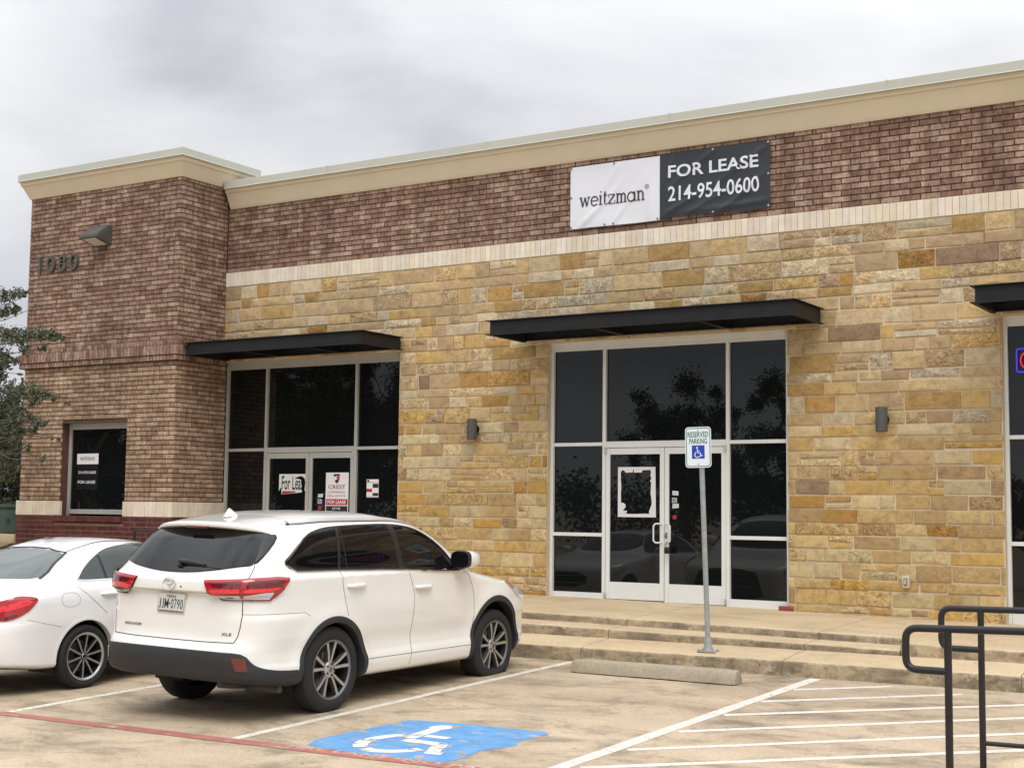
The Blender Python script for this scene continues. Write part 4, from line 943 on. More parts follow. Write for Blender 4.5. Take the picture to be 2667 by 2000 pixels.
class Car:
    def __init__(s, thing, F, ax, yc):
        s.t = thing; s.F = F; s.ax = ax; s.yc = yc
    def bis(s, P0, D, hi=3.2, lo=0., it=44):
        n = len(P0); a = np.full(n, lo); b = np.full(n, hi)
        for _ in range(it):
            m_ = (a+b)/2; ins = s.F(P0+D*m_[:, None]) < 0
            a = np.where(ins, m_, a); b = np.where(ins, b, m_)
        return P0+D*((a+b)/2)[:, None]
    def nrm(s, P, h=2e-3):
        g = np.zeros_like(P)
        for k in range(3):
            d = np.zeros(3); d[k] = h; g[:, k] = s.F(P+d)-s.F(P-d)
        return g/np.maximum(np.linalg.norm(g, axis=1), 1e-9)[:, None]
    def proj(s, q, kind, side=1):
        q = np.asarray(q, float); n = len(q); P = np.zeros((n, 3)); D = np.zeros((n, 3))
        if kind == 'side':
            P[:, 1] = q[:, 0]; P[:, 2] = q[:, 1]; D[:, 0] = side; return s.bis(P, D, 1.3)
        if kind == 'rear':
            P[:, 0] = q[:, 0]*side; P[:, 2] = q[:, 1]; P[:, 1] = 1.6; D[:, 1] = -1; return s.bis(P, D, 2.2)
        if kind == 'front':
            P[:, 0] = q[:, 0]*side; P[:, 2] = q[:, 1]; P[:, 1] = 1.6; D[:, 1] = 1; return s.bis(P, D, 3.6)
        if kind == 'cyl':
            P[:, 1] = s.yc; P[:, 2] = q[:, 1]; D[:, 0] = np.sin(q[:, 0])*side; D[:, 1] = -np.cos(q[:, 0]); return s.bis(P, D, 2.2)
        if kind == 'top':
            P[:, 0] = q[:, 0]*side; P[:, 1] = q[:, 1]; P[:, 2] = .8; D[:, 2] = 1; return s.bis(P, D, 1.4)
    def body(s, nphi, nrear, nmid, nfront):
        (y0, z0), (y1, z1) = s.ax; O = []; D = []
        phi = np.linspace(0, 2*np.pi, nphi, endpoint=False)+.5*np.pi
        c, sn = np.cos(phi), np.sin(phi)
        for th in np.linspace(0, np.pi/2, nrear+1)[1:]:
            O.append(np.tile([0, y0, z0], (nphi, 1))); D.append(np.stack([np.sin(th)*c, np.full(nphi, -np.cos(th)), np.sin(th)*sn], 1))
        for t in np.linspace(0, 1, nmid+1)[1:]:
            O.append(np.tile([0, y0+(y1-y0)*t, z0+(z1-z0)*t], (nphi, 1))); D.append(np.stack([c, np.zeros(nphi), sn], 1))
        for th in np.linspace(np.pi/2, 0, nfront+1)[1:-1]:
            O.append(np.tile([0, y1, z1], (nphi, 1))); D.append(np.stack([np.sin(th)*c, np.full(nphi, np.cos(th)), np.sin(th)*sn], 1))
        O.append(np.array([[0, y0, z0], [0, y1, z1]])); D.append(np.array([[0, -1., 0], [0, 1., 0]]))
        O = np.concatenate(O); D = np.concatenate(D); P = s.bis(O, D); rows = (len(P)-2)//nphi; fs = []
        for j in range(rows-1):
            for i in range(nphi):
                k = (i+1) % nphi; fs.append((j*nphi+i, (j+1)*nphi+i, (j+1)*nphi+k, j*nphi+k))
        a, b = len(P)-2, len(P)-1
        for i in range(nphi):
            k = (i+1) % nphi; fs.append((a, i, k)); fs.append((b, (rows-1)*nphi+k, (rows-1)*nphi+i))
        s.P = P; s.N = s.nrm(P); s.f = fs
        s.cen = np.array([P[list(f)].mean(0) for f in fs])
        return s
    def emit(s, name, idx, mats, parent, mi=None):
        used = sorted({v for k in idx for v in s.f[k]}); mp = {v: i for i, v in enumerate(used)}
        mb = MB(); mb.add([tuple(s.P[v]) for v in used], [tuple(mp[v] for v in s.f[k]) for k in idx])
        if mi is not None: mb.mi = [int(mi[k]) for k in idx]
        return obj(name, mb, mats, parent, smooth='all', fixn=False, normals=s.N[used])
    def patch(s, name, poly, kind, mats, parent, off=.003, res=.022, side=1, skirt=.012, rk=1.0, mi=0):
        poly = [np.array(p, float) for p in poly]; sc = np.array([rk, 1.])     # rk: metres per unit of the first coordinate
        bd = []
        for i, p in enumerate(poly):
            q = poly[(i+1) % len(poly)]; L = np.linalg.norm((q-p)*sc); k = max(1, int(math.ceil(L/res)))
            bd += [p+(q-p)*j/k for j in range(k)]
        bd = np.array(bd); lo, hi = bd.min(0), bd.max(0); pts = list(map(tuple, bd)); n = len(bd)
        gx = np.arange(lo[0]+res/rk/2, hi[0], res/rk); gz = np.arange(lo[1]+res/2, hi[1], res)
        G = np.array([(x, z) for x in gx for z in gz]) if len(gx) and len(gz) else np.zeros((0, 2))
        if len(G):
            ins = np.zeros(len(G), bool)
            for i in range(n):
                a, b = bd[i], bd[(i+1) % n]; cnd = (a[1] > G[:, 1]) != (b[1] > G[:, 1])
                with np.errstate(divide='ignore', invalid='ignore'): xx = (b[0]-a[0])*(G[:, 1]-a[1])/(b[1]-a[1])+a[0]
                ins ^= cnd & (G[:, 0] < xx)
            G = G[ins]
            if len(G):
                dm = np.min(np.linalg.norm((G[:, None]-bd[None])*sc, axis=2), 1); G = G[dm > res*.45]
            pts += list(map(tuple, G))
        r = delaunay_2d_cdt([Vector(p) for p in pts], [(i, (i+1) % n) for i in range(n)], [], 1, 1e-7)
        V = np.array([(v[0], v[1]) for v in r[0]]); P = s.proj(V, kind, side); N = s.nrm(P); F_ = [tuple(f) for f in r[2]]
        if F_:
            a, b, c = (P[i] for i in F_[0][:3])
            if np.dot(np.cross(b-a, c-a), N[F_[0][0]]) < 0: F_ = [f[::-1] for f in F_]
        Q = P+N*off; mb = MB(); mb.add(Q, F_); nr = [N]
        if skirt:
            Pb = s.proj(bd, kind, side); Nb = s.nrm(Pb); A = Pb+Nb*off; B_ = Pb+Nb*(off-skirt)
            d = np.roll(A, -1, 0)-A; sk = np.cross(d, Nb); sk /= np.maximum(np.linalg.norm(sk, axis=1), 1e-9)[:, None]
            cen = A.mean(0)
            if np.mean(np.sum(sk*(A-cen), 1)) < 0: sk = -sk
            mb.add(np.concatenate([A, B_]), [(i, (i+1) % n, (i+1) % n+n, i+n) for i in range(n)]); nr += [sk, sk]
        mb.mi = [mi]*len(mb.f)
        return obj(name, mb, mats, parent, smooth='all', fixn=False, normals=np.concatenate(nr))
    def strip(s, mb, path, kind, w, h, side=1, res=.03, rk=1., closed=False):
        """a thin raised strip following a path on the body"""
        path = [np.array(p, float) for p in path]; pts = []
        for i in range(len(path)-(0 if closed else 1)):
            p, q = path[i], path[(i+1) % len(path)]; k = max(1, int(math.ceil(np.linalg.norm((q-p)*[rk, 1])/res))); pts += [p+(q-p)*j/k for j in range(k)]
        if not closed: pts.append(path[-1])
        P = s.proj(np.array(pts), kind, side); N = s.nrm(P); n = len(P)
        T = (np.roll(P, -1, 0)-np.roll(P, 1, 0)) if closed else np.gradient(P, axis=0)
        Bn = np.cross(T, N); Bn /= np.maximum(np.linalg.norm(Bn, axis=1), 1e-9)[:, None]
        vs = []; 
        for a, b in ((-.5, -.001), (-.38, h), (.38, h), (.5, -.001)): vs.append(P+Bn*w*a+N*b)
        vs = np.concatenate(vs); fs = []
        for r_ in range(3):
            for i in range(n if closed else n-1): j = (i+1) % n; fs.append((r_*n+i, r_*n+j, (r_+1)*n+j, (r_+1)*n+i))
        mb.add(vs, fs); return mb
    def ring(s, name, c, r0, r1, a0, a1, mats, parent, side, off, depth, n=72):
        A = np.linspace(R(a0), R(a1), n+1); rr = np.linspace(r1, r0, 5); V = []
        for r_ in rr: V.append(np.stack([c[0]+r_*np.cos(A), c[1]+r_*np.sin(A)], 1))
        V = np.concatenate(V); P = s.proj(V, 'side', side); N = s.nrm(P)
        ofs = np.repeat([off*.3, off, off, off, off*.75], n+1); Q = P+N*ofs[:, None]
        inner = Q[-(n+1):].copy(); inner[:, 0] -= side*depth; outer = P[:n+1]-N[:n+1]*.006
        mb = MB(); allv = np.concatenate([outer, Q, inner]); m_ = n+1
        mb.add(allv, [(j*m_+i, j*m_+i+1, (j+1)*m_+i+1, (j+1)*m_+i) for j in range(6) for i in range(n)])
        return obj(name, mb, mats, parent, smooth=True)
def crop_poly(poly, y0, y1):
    """clip a polygon of (y, z) between two y values"""
    def clip(p, f, ins):
        o = []
        for i in range(len(p)):
            a, b = p[i], p[(i+1) % len(p)]
            if ins(a[0]): o.append(a)
            if ins(a[0]) != ins(b[0]): t = (f-a[0])/(b[0]-a[0]); o.append((f, a[1]+(b[1]-a[1])*t))
        return o
    return clip(clip(poly, y0, lambda v: v >= y0-1e-9), y1, lambda v: v <= y1+1e-9)
def smooth_poly(p, it=2, closed=True):
    for _ in range(it):
        q = []
        n = len(p)
        for i in range(n if closed else n-1):
            a, b = p[i], p[(i+1) % n]; q += [(a[0]*.75+b[0]*.25, a[1]*.75+b[1]*.25), (a[0]*.25+b[0]*.75, a[1]*.25+b[1]*.75)]
        p = q if closed else [p[0]]+q[1:-1]+[p[-1]]
    return p
def pip(G, poly):
    c = np.zeros(len(G), bool); n = len(poly)
    for i in range(n):
        a, b = poly[i], poly[(i+1) % n]
        if a[1] == b[1]: continue
        c ^= ((a[1] > G[:, 1]) != (b[1] > G[:, 1])) & (G[:, 0] < (b[0]-a[0])*(G[:, 1]-a[1])/(b[1]-a[1])+a[0])
    return c
def wheel(parent, c, side, Rt_, Rr, wt, style, flat=None):
    """tyre and rim, outer face at x = c[0]"""
    w = bpy.data.objects.new('wheel', None); COL.objects.link(w); w.parent = parent
    x = c[0]; sgn = -side
    mb = MB(); k = .02
    prof = [(wt*.92, Rr*.97), (wt*.97, Rr+.012), (wt, Rr+.045), (wt*.985, Rt_-.045), (wt*.93, Rt_-.014), (wt*.86, Rt_-.003), (wt*.5, Rt_), (wt*.14, Rt_-.003), (wt*.07, Rt_-.014), (.005, Rt_-.045), (0.0, Rr+.055), (.004, Rr+.030), (.008, Rr+.026), (.010, Rr+.012), (.018, Rr*.985), (.04, Rr*.97)]
    mb.lathe([(a*sgn, r) for a, r in prof], c, 'x', 64)
    if flat is not None:
        v2 = []
        for (a, b, z) in mb.v:
            if z < c[2]-.12:
                q = (c[2]-z-.12)/(Rt_-.12); z2 = max(z+ .04*q*q, flat); bl = max(0, 1-(z2-flat)/.13)*.02
                v2.append((a+bl*side*(1 if abs(a-x) < .1 else -1), b+(b-c[1])*.06*max(0, 1-(z2-flat)/.05), z2))
            else: v2.append((a, b, z))
        mb.v = v2
    obj('tyre', mb, 'rubber', w, smooth=True)
    mb = MB(); F0 = .016
    # barrel, dark well and lip
    mb.lathe([(a*sgn, r) for a, r in [(.014, Rr+.010), (.006, Rr+.012), (.004, Rr+.004), (.010, Rr-.006), (.016, Rr-.012)]], c, 'x', 64, 2 if style == 'twin' else 0)
    mb.lathe([(a*sgn, r) for a, r in [(.016, Rr-.012), (.07, Rr-.025), (.15, Rr-.03), (.15, .04)]], c, 'x', 64, 1)
    def spoke(ang, r0, r1, w0, w1, x0, x1, mi, dz=.02, twist=0):
        vs = []
        for r_, w_, xx, tw in ((r0, w0, x0, 0), ((r0+r1)/2, (w0+w1)/2*.95, (x0+x1)/2-.002, twist*.5), (r1, w1, x1, twist)):
            a = ang+tw
            for t, d in ((-.5, dz), (-.5, 0), (.5, 0), (.5, dz)):
                u = r_*math.cos(a)-t*w_*math.sin(a); v = r_*math.sin(a)+t*w_*math.cos(a)
                vs.append((x+sgn*(xx+d), c[1]+u, c[2]+v))
        fs = [(j*4+i, j*4+(i+1) % 4, j*4+4+(i+1) % 4, j*4+4+i) for j in range(2) for i in range(4)]
        mb.add(vs, [fs[k_] for k_ in (0, 2, 3, 4, 6, 7)], 2 if mi == 0 else mi); mb.add(vs, [fs[1], fs[5]], mi)
    if style == 'twin':
        for k in range(5):
            a = 2*math.pi*k/5+.32
            spoke(a-.17, .055, Rr-.010, .024, .030, .034, .014, 0, .045, -.07); spoke(a+.17, .055, Rr-.010, .024, .030, .034, .014, 0, .045, .07)
            spoke(a, .06, Rr-.03, .02, .05, .080, .070, 1, .02)
        mb.lathe([(.07*sgn, .075), (.035*sgn, .075), (.026*sgn, .066), (.020*sgn, .036), (.020*sgn, .0)], c, 'x', 32, 0)
        for k in range(5):
            a = 2*math.pi*k/5; mb.lathe([(.03*sgn, .011), (.018*sgn, .011), (.018*sgn, 0)], (c[0], c[1]+.053*math.cos(a), c[2]+.053*math.sin(a)), 'x', 8, 1)
        mb.lathe([(.019*sgn, .028), (.017*sgn, .026), (.017*sgn, 0)], c, 'x', 24, 2)
    else:
        for k in range(10):
            a = 2*math.pi*k/10+.17; spoke(a, .04, Rr-.008, .016, .020, .030, .014, 0, .03); spoke(a, .04, Rr-.008, .03, .036, .037, .022, 1, .03)
        mb.lathe([(.07*sgn, .05), (.034*sgn, .048), (.028*sgn, .036), (.026*sgn, .0)], c, 'x', 32, 1)
        mb.lathe([(.027*sgn, .030), (.0245*sgn, .028), (.0245*sgn, .024), (.027*sgn, .024)], c, 'x', 24, 0)
    obj('rim', mb, ['rim_face', 'rim_dark', 'rim_grey'] if style == 'twin' else ['rim_face', 'rim_dark', 'rim_dark'], w, smooth=True)
    mb = MB(); mb.lathe([(.12*sgn, .05), (.12*sgn, .155), (.135*sgn, .155), (.135*sgn, .05)], c, 'x', 40); obj('brake_disc', mb, 'rim_grey', w)
    return w
def placed(thing, xc, yr, yaw=0, pitch=0, pivot=1.19, roll=0):   # nose and right side sink by pitch and roll
    ex = Vector((1, 0, GX)).normalized(); ey = Vector((0, 1, GY)).normalized(); ez = ex.cross(ey).normalized()
    M = Matrix.Identity(4)
    for i in range(3): M[i][0] = ex[i]; M[i][1] = ey[i]; M[i][2] = ez[i]
    M.translation = (xc, yr, lot(xc, yr))
    thing.o.matrix_world = M @ Matrix.Rotation(yaw, 4, 'Z') @ Matrix.Translation((0, pivot, 0)) @ Matrix.Rotation(-pitch, 4, 'X') @ Matrix.Rotation(roll, 4, 'Y') @ Matrix.Translation((0, -pivot, 0))
def superF(w, yr, yf, zt, zb, Rr, Rf, Rt_, Rb, n, nt=3.2):
    def F(P):
        x, y, z = np.abs(P[:, 0]), P[:, 1], P[:, 2]
        c = x/w(y, z); rr, rf = Rr(z), Rf(z)
        a = np.clip((yr(z)+rr-y)/rr, 0, None); b = np.clip((y-(yf(z)-rf))/rf, 0, None)
        zz = zt(y); rt_ = Rt_; d = np.clip((z-(zz-rt_))/rt_, 0, None); zbb = zb(y); e_ = np.clip((zbb+Rb-z)/Rb, 0, None)
        d = d+.0; dd = np.maximum(d, e_)
        return (c**n+a**n+b**n)**(nt/n)+dd**nt-1
    return F

# ---- the white suv
cyl = lambda x, y: math.atan2(x, 1.0-y)
V = Thing('parked_suv', 'white suv parked nearest, seen from behind, with black wheel arches and a flat front tyre', 'suv'); V.org = (0, 0, 0)
_W = Pch([(.2, .86), (.28, .91), (.34, .945), (.42, .957), (.47, .950), (.53, .928), (.60, .921), (.75, .942), (.95, .955), (1.10, .952), (1.20, .953), (1.235, .954), (1.255, .942), (1.28, .920), (1.31, .902), (1.45, .858), (1.60, .798), (1.68, .758), (1.74, .725), (1.85, .69)])
_sg = lambda t: 1/(1+np.exp(-t))
_bb = lambda y, z: _sg((.925-z)/.012)*_sg((.80-y)/.05)*_sg((z-.45)/.05)   # rear bumper stands a little proud
_bz = lambda z: np.exp(-((z-.72)/.30)**2)
def wS(y, z):
    w = _W(z)+.006*_bz(z)*(np.exp(-((y-1.19)/.55)**4)+np.exp(-((y-3.93)/.55)**4))
    for yc_, zc_ in ((1.168, .377), (3.93, .424)): w = w+.022*np.exp(-((np.hypot(y-yc_, z-zc_)-.50)/.10)**2)*_sg((z-.42)/.05)
    return w-.05*np.clip((y-3.0)/1.8, 0, 1)**2-.02*np.clip((1.1-y)/1.1, 0, 1)**2*np.clip((z-1.2)/.4, 0, 1)+.022*_bb(y, z)
_yr = Pch([(.15, .30), (.29, .11), (.35, .05), (.45, .012), (.57, -.012), (.62, -.006), (.66, .010), (.70, .032), (.77, .050), (.92, .060), (1.05, .068), (1.095, .072), (1.115, .045), (1.135, .020), (1.21, .026), (1.26, .056), (1.29, .080), (1.42, .19), (1.57, .33), (1.67, .43), (1.72, .48), (1.90, .70)])
_yf = Pch([(.20, 4.55), (.30, 4.72), (.45, 4.84), (.62, 4.88), (.80, 4.87), (.92, 4.82), (1.0, 4.68), (1.06, 4.46), (1.12, 4.12), (1.17, 3.82), (1.21, 3.63), (1.25, 3.56), (1.35, 3.42), (1.5, 3.20), (1.62, 3.00), (1.72, 2.80), (1.80, 2.55), (1.9, 2.1)])
_zt = Pch([(-.5, 1.735), (.4, 1.765), (.9, 1.805), (1.5, 1.83), (2.1, 1.828), (2.7, 1.79), (3.2, 1.71), (5, 1.5)])
_zb = Pch([(-.2, .33), (.15, .32), (.60, .27), (1.2, .24), (4.0, .23), (4.6, .22), (5, .26)])
FS = superF(wS, _yr, _yf, _zt, _zb, lambda z: .95+0*z, lambda z: .62+.43*_sg((1.17-z)/.04), .22, .10, 5.2, 3.0)
cs = Car(V, FS, ((1.35, .95), (3.35, .78)), 1.0).body(300, 130, 120, 84)
P0 = cs.cen
RA, FA = (1.168, .377), (3.93, .424); RO, RI = .508, .450
ar = np.hypot(P0[:, 1]-RA[0], P0[:, 2]-RA[1]); af = np.hypot(P0[:, 1]-FA[0], P0[:, 2]-FA[1]); sidef = np.abs(P0[:, 0]) > .55
hole = sidef & ((ar < (RO+RI)/2) | (af < (RO+RI)/2))
yz = P0[:, 1:3]
dR = [(1.272, 1.30), (1.277, 1.183), (1.322, 1.015), (1.345, .88), (1.56, .80), (1.66, .63), (1.69, .45), (1.74, .345), (2.353, .337), (2.402, .516), (2.391, .64), (2.413, .858), (2.414, 1.05), (2.309, 1.265)]
dF = [(2.309, 1.265), (2.414, 1.05), (2.413, .858), (2.391, .64), (2.402, .516), (2.353, .337), (3.40, .33), (3.435, .40), (3.457, .576), (3.493, .792), (3.474, 1.026), (3.365, 1.205), (3.16, 1.22)]
xz = P0[:, [0, 2]].copy(); xz[:, 0] = np.abs(xz[:, 0])
gate_p = [(0, .703), (.729, .71), (.765, .80), (.772, .93), (.77, 1.07), (.805, 1.25), (.773, 1.37), (.785, 1.47), (.755, 1.60), (.66, 1.66), (0, 1.70)]
sel = np.zeros(len(P0), int)
sel[pip(yz, dR) & (np.abs(P0[:, 0]) > .5)] = 1; sel[pip(yz, dF) & (np.abs(P0[:, 0]) > .5)] = 2
sel[pip(xz, [(-.01, .703)]+gate_p[1:-1]+[(-.01, 1.70)]) & (P0[:, 1] < .75) & (sel == 0)] = 3
dark = (P0[:, 2] < _zb(P0[:, 1])+.03)
keep = ~hole; PM = ['paint_pearl', 'gap_black']
body = cs.emit('body', np.where(keep & (sel == 0))[0], PM, V.o, dark)
doors = {}
for k, sd in ((1, 1), (2, 1), (1, -1), (2, -1)):
    doors[k, sd] = cs.emit('door', np.where(keep & (sel == k) & (np.sign(P0[:, 0]) == sd))[0], PM, V.o, dark*0)
gate = cs.emit('tailgate', np.where(keep & (sel == 3))[0], PM, V.o, dark*0)
win = smooth_poly([(.545, 1.378), (.66, 1.310), (1.261, 1.30), (2.19, 1.27), (3.05, 1.226), (3.15, 1.235), (3.185, 1.27), (2.993, 1.474), (2.766, 1.605), (2.579, 1.674), (2.253, 1.706), (1.777, 1.702), (1.344, 1.690), (1.147, 1.671), (.93, 1.622), (.63, 1.43)], 2)
def shear_crop(p, y0, y1, k): return [(y+k*(z-1.30), z) for y, z in crop_poly([(y-k*(z-1.30), z) for y, z in p], y0, y1)]
wq, wr_, wf = shear_crop(win, 0, 1.258, .31), crop_poly(shear_crop(win, 1.295, 9, .31), 0, 2.20), crop_poly(win, 2.29, 4)
for sd in (1, -1):
    cs.patch('quarter_window', wq, 'side', 'tint_glass', V.o, .002, side=sd)
    cs.patch('window', wr_, 'side', 'tint_glass', doors[1, sd], .002, side=sd)
    cs.patch('window', wf, 'side', 'tint_glass', doors[2, sd], .002, side=sd)
    cs.patch('pillar_trim', shear_crop(win, 1.258, 1.295, .31), 'side', 'trim_black', V.o, .0035, side=sd); cs.patch('pillar_trim', crop_poly(win, 2.20, 2.29), 'side', 'trim_black', V.o, .0035, side=sd)
    mb = MB(); cs.strip(mb, [(1.395, 1.30), (1.435, 1.68)], 'side', .014, .004, sd); obj('window_divider', mb, 'trim_black', doors[1, sd])
    mb = MB(); lowp = [p for p in win]; cs.strip(mb, win, 'side', .022, .006, sd, closed=True); obj('window_trim', mb, 'trim_black', V.o, smooth=True)
    mb = MB(); cs.strip(mb, [(.575, 1.36), (.675, 1.302), (1.261, 1.292), (2.19, 1.262), (3.10, 1.219)], 'side', .015, .010, sd); obj('chrome_trim', mb, 'chrome', V.o, smooth=True)
    mb = MB(); cs.strip(mb, [(.60, 1.41), (.86, 1.585)], 'side', .009, .010, sd); obj('chrome_trim', mb, 'chrome', V.o, smooth=True)
    mb = MB(); g = lambda p: cs.strip(mb, p, 'side', .0055, .0012, sd)
    g(smooth_poly(dR[0:4], 2, False)); obj('door_seam', mb, 'gap_black', V.o)
    mb = MB(); g(smooth_poly([(2.309, 1.259), (2.414, 1.05), (2.413, .858), (2.391, .64), (2.402, .516), (2.353, .337)], 2, False)); obj('door_seam', mb, 'gap_black', V.o)
    mb = MB(); g(smooth_poly([(3.30, 1.215), (3.365, 1.205), (3.474, 1.026), (3.493, .792), (3.457, .576), (3.435, .36)], 2, False)); obj('door_seam', mb, 'gap_black', V.o)
    mb = MB(); g([(1.675, .449), (2.35, .445), (3.43, .441)]); obj('sill_seam', mb, 'gap_black', V.o)
    mb = MB(); cs.strip(mb, [(cyl(.778, .131), .951), (cyl(.95, .40), .948), (cyl(.972, .739), .942), (cyl(.974, .813), .908)], 'cyl', .0045, .001, sd); obj('bumper_seam', mb, 'gap_black', V.o)
    # roof rail
    mb = MB(); cs.strip(mb, [(.625, .80), (.643, .95), (.645, 1.4), (.642, 2.0), (.63, 2.5), (.615, 2.93)], 'top', .092, .003, sd); obj('roof_ditch', mb, 'trim_black', V.o, smooth=True)
    mb = MB(); cs.strip(mb, [(.628, .84), (.643, .97), (.645, 1.4), (.642, 2.0), (.63, 2.5), (.616, 2.88)], 'top', .074, .012, sd); obj('roof_rail', mb, 'rail_silver', V.o, smooth=True)
    # wheel arches
    cs.ring('wheel_arch_trim', RA, RI, RO, -12, 190, 'cladding', V.o, sd, .010, .10); cs.ring('wheel_arch_trim', FA, RI, RO, -16, 196, 'cladding', V.o, sd, .010, .10)
    for c in (RA, FA):
        mb = MB(); q = [R(a) for a in range(-20, 201, 10)]; n = len(q)
        vs = [(sd*x, c[0]+(RI+.02)*math.cos(a), c[1]+(RI+.02)*math.sin(a)) for x in (.86, .50) for a in q]+[(sd*.50, c[0], c[1])]
        mb.add(vs, [(i, i+1, n+i+1, n+i) for i in range(n-1)]+[(n+i, n+i+1, 2*n) for i in range(n-1)]); obj('arch_liner', mb, 'gap_black', V.o)
    # cladding at the bumper corner, handles, lamps
    for k, y, z in ((1, 1.48, 1.148), (2, 2.56, 1.088)):
        p = cs.proj([(y-.135, z), (y+.135, z)], 'side', sd); d = doors[k, sd]; mb = MB()
        o_ = .030
        pts = [p[0]*(1-t)+p[1]*t+np.array([sd*(o_*min(1, 6*min(t, 1-t))), 0, 0]) for t in [i/14 for i in range(15)]]
        mb.tube(pts, .017, 12, rs=[.014+.008*math.sin(math.pi*i/14)**.5 for i in range(15)]); obj('door_handle', mb, 'paint_pearl', d, smooth=True)
        cs.patch('handle_recess', [(y+.085*math.cos(a), z+.004+.034*math.sin(a)) for a in [i*math.pi/10 for i in range(20)]], 'side', 'paint_pearl', d, .0015, .015, sd, skirt=.002)
cyl = lambda x, y: math.atan2(x, 1.0-y)
clad = [(-cyl(.951, .70), .447), (-cyl(.95, .50), .452), (-cyl(.93, .32), .475), (-cyl(.897, .233), .497), (-cyl(.872, .171), .53), (-cyl(.833, .107), .612), (-cyl(.72, .039), .628), (0, .628)]
bot = [(0, .372), (-cyl(.70, .06), .368), (-cyl(.85, .14), .350), (-cyl(.93, .34), .318), (-cyl(.95, .70), .300)]
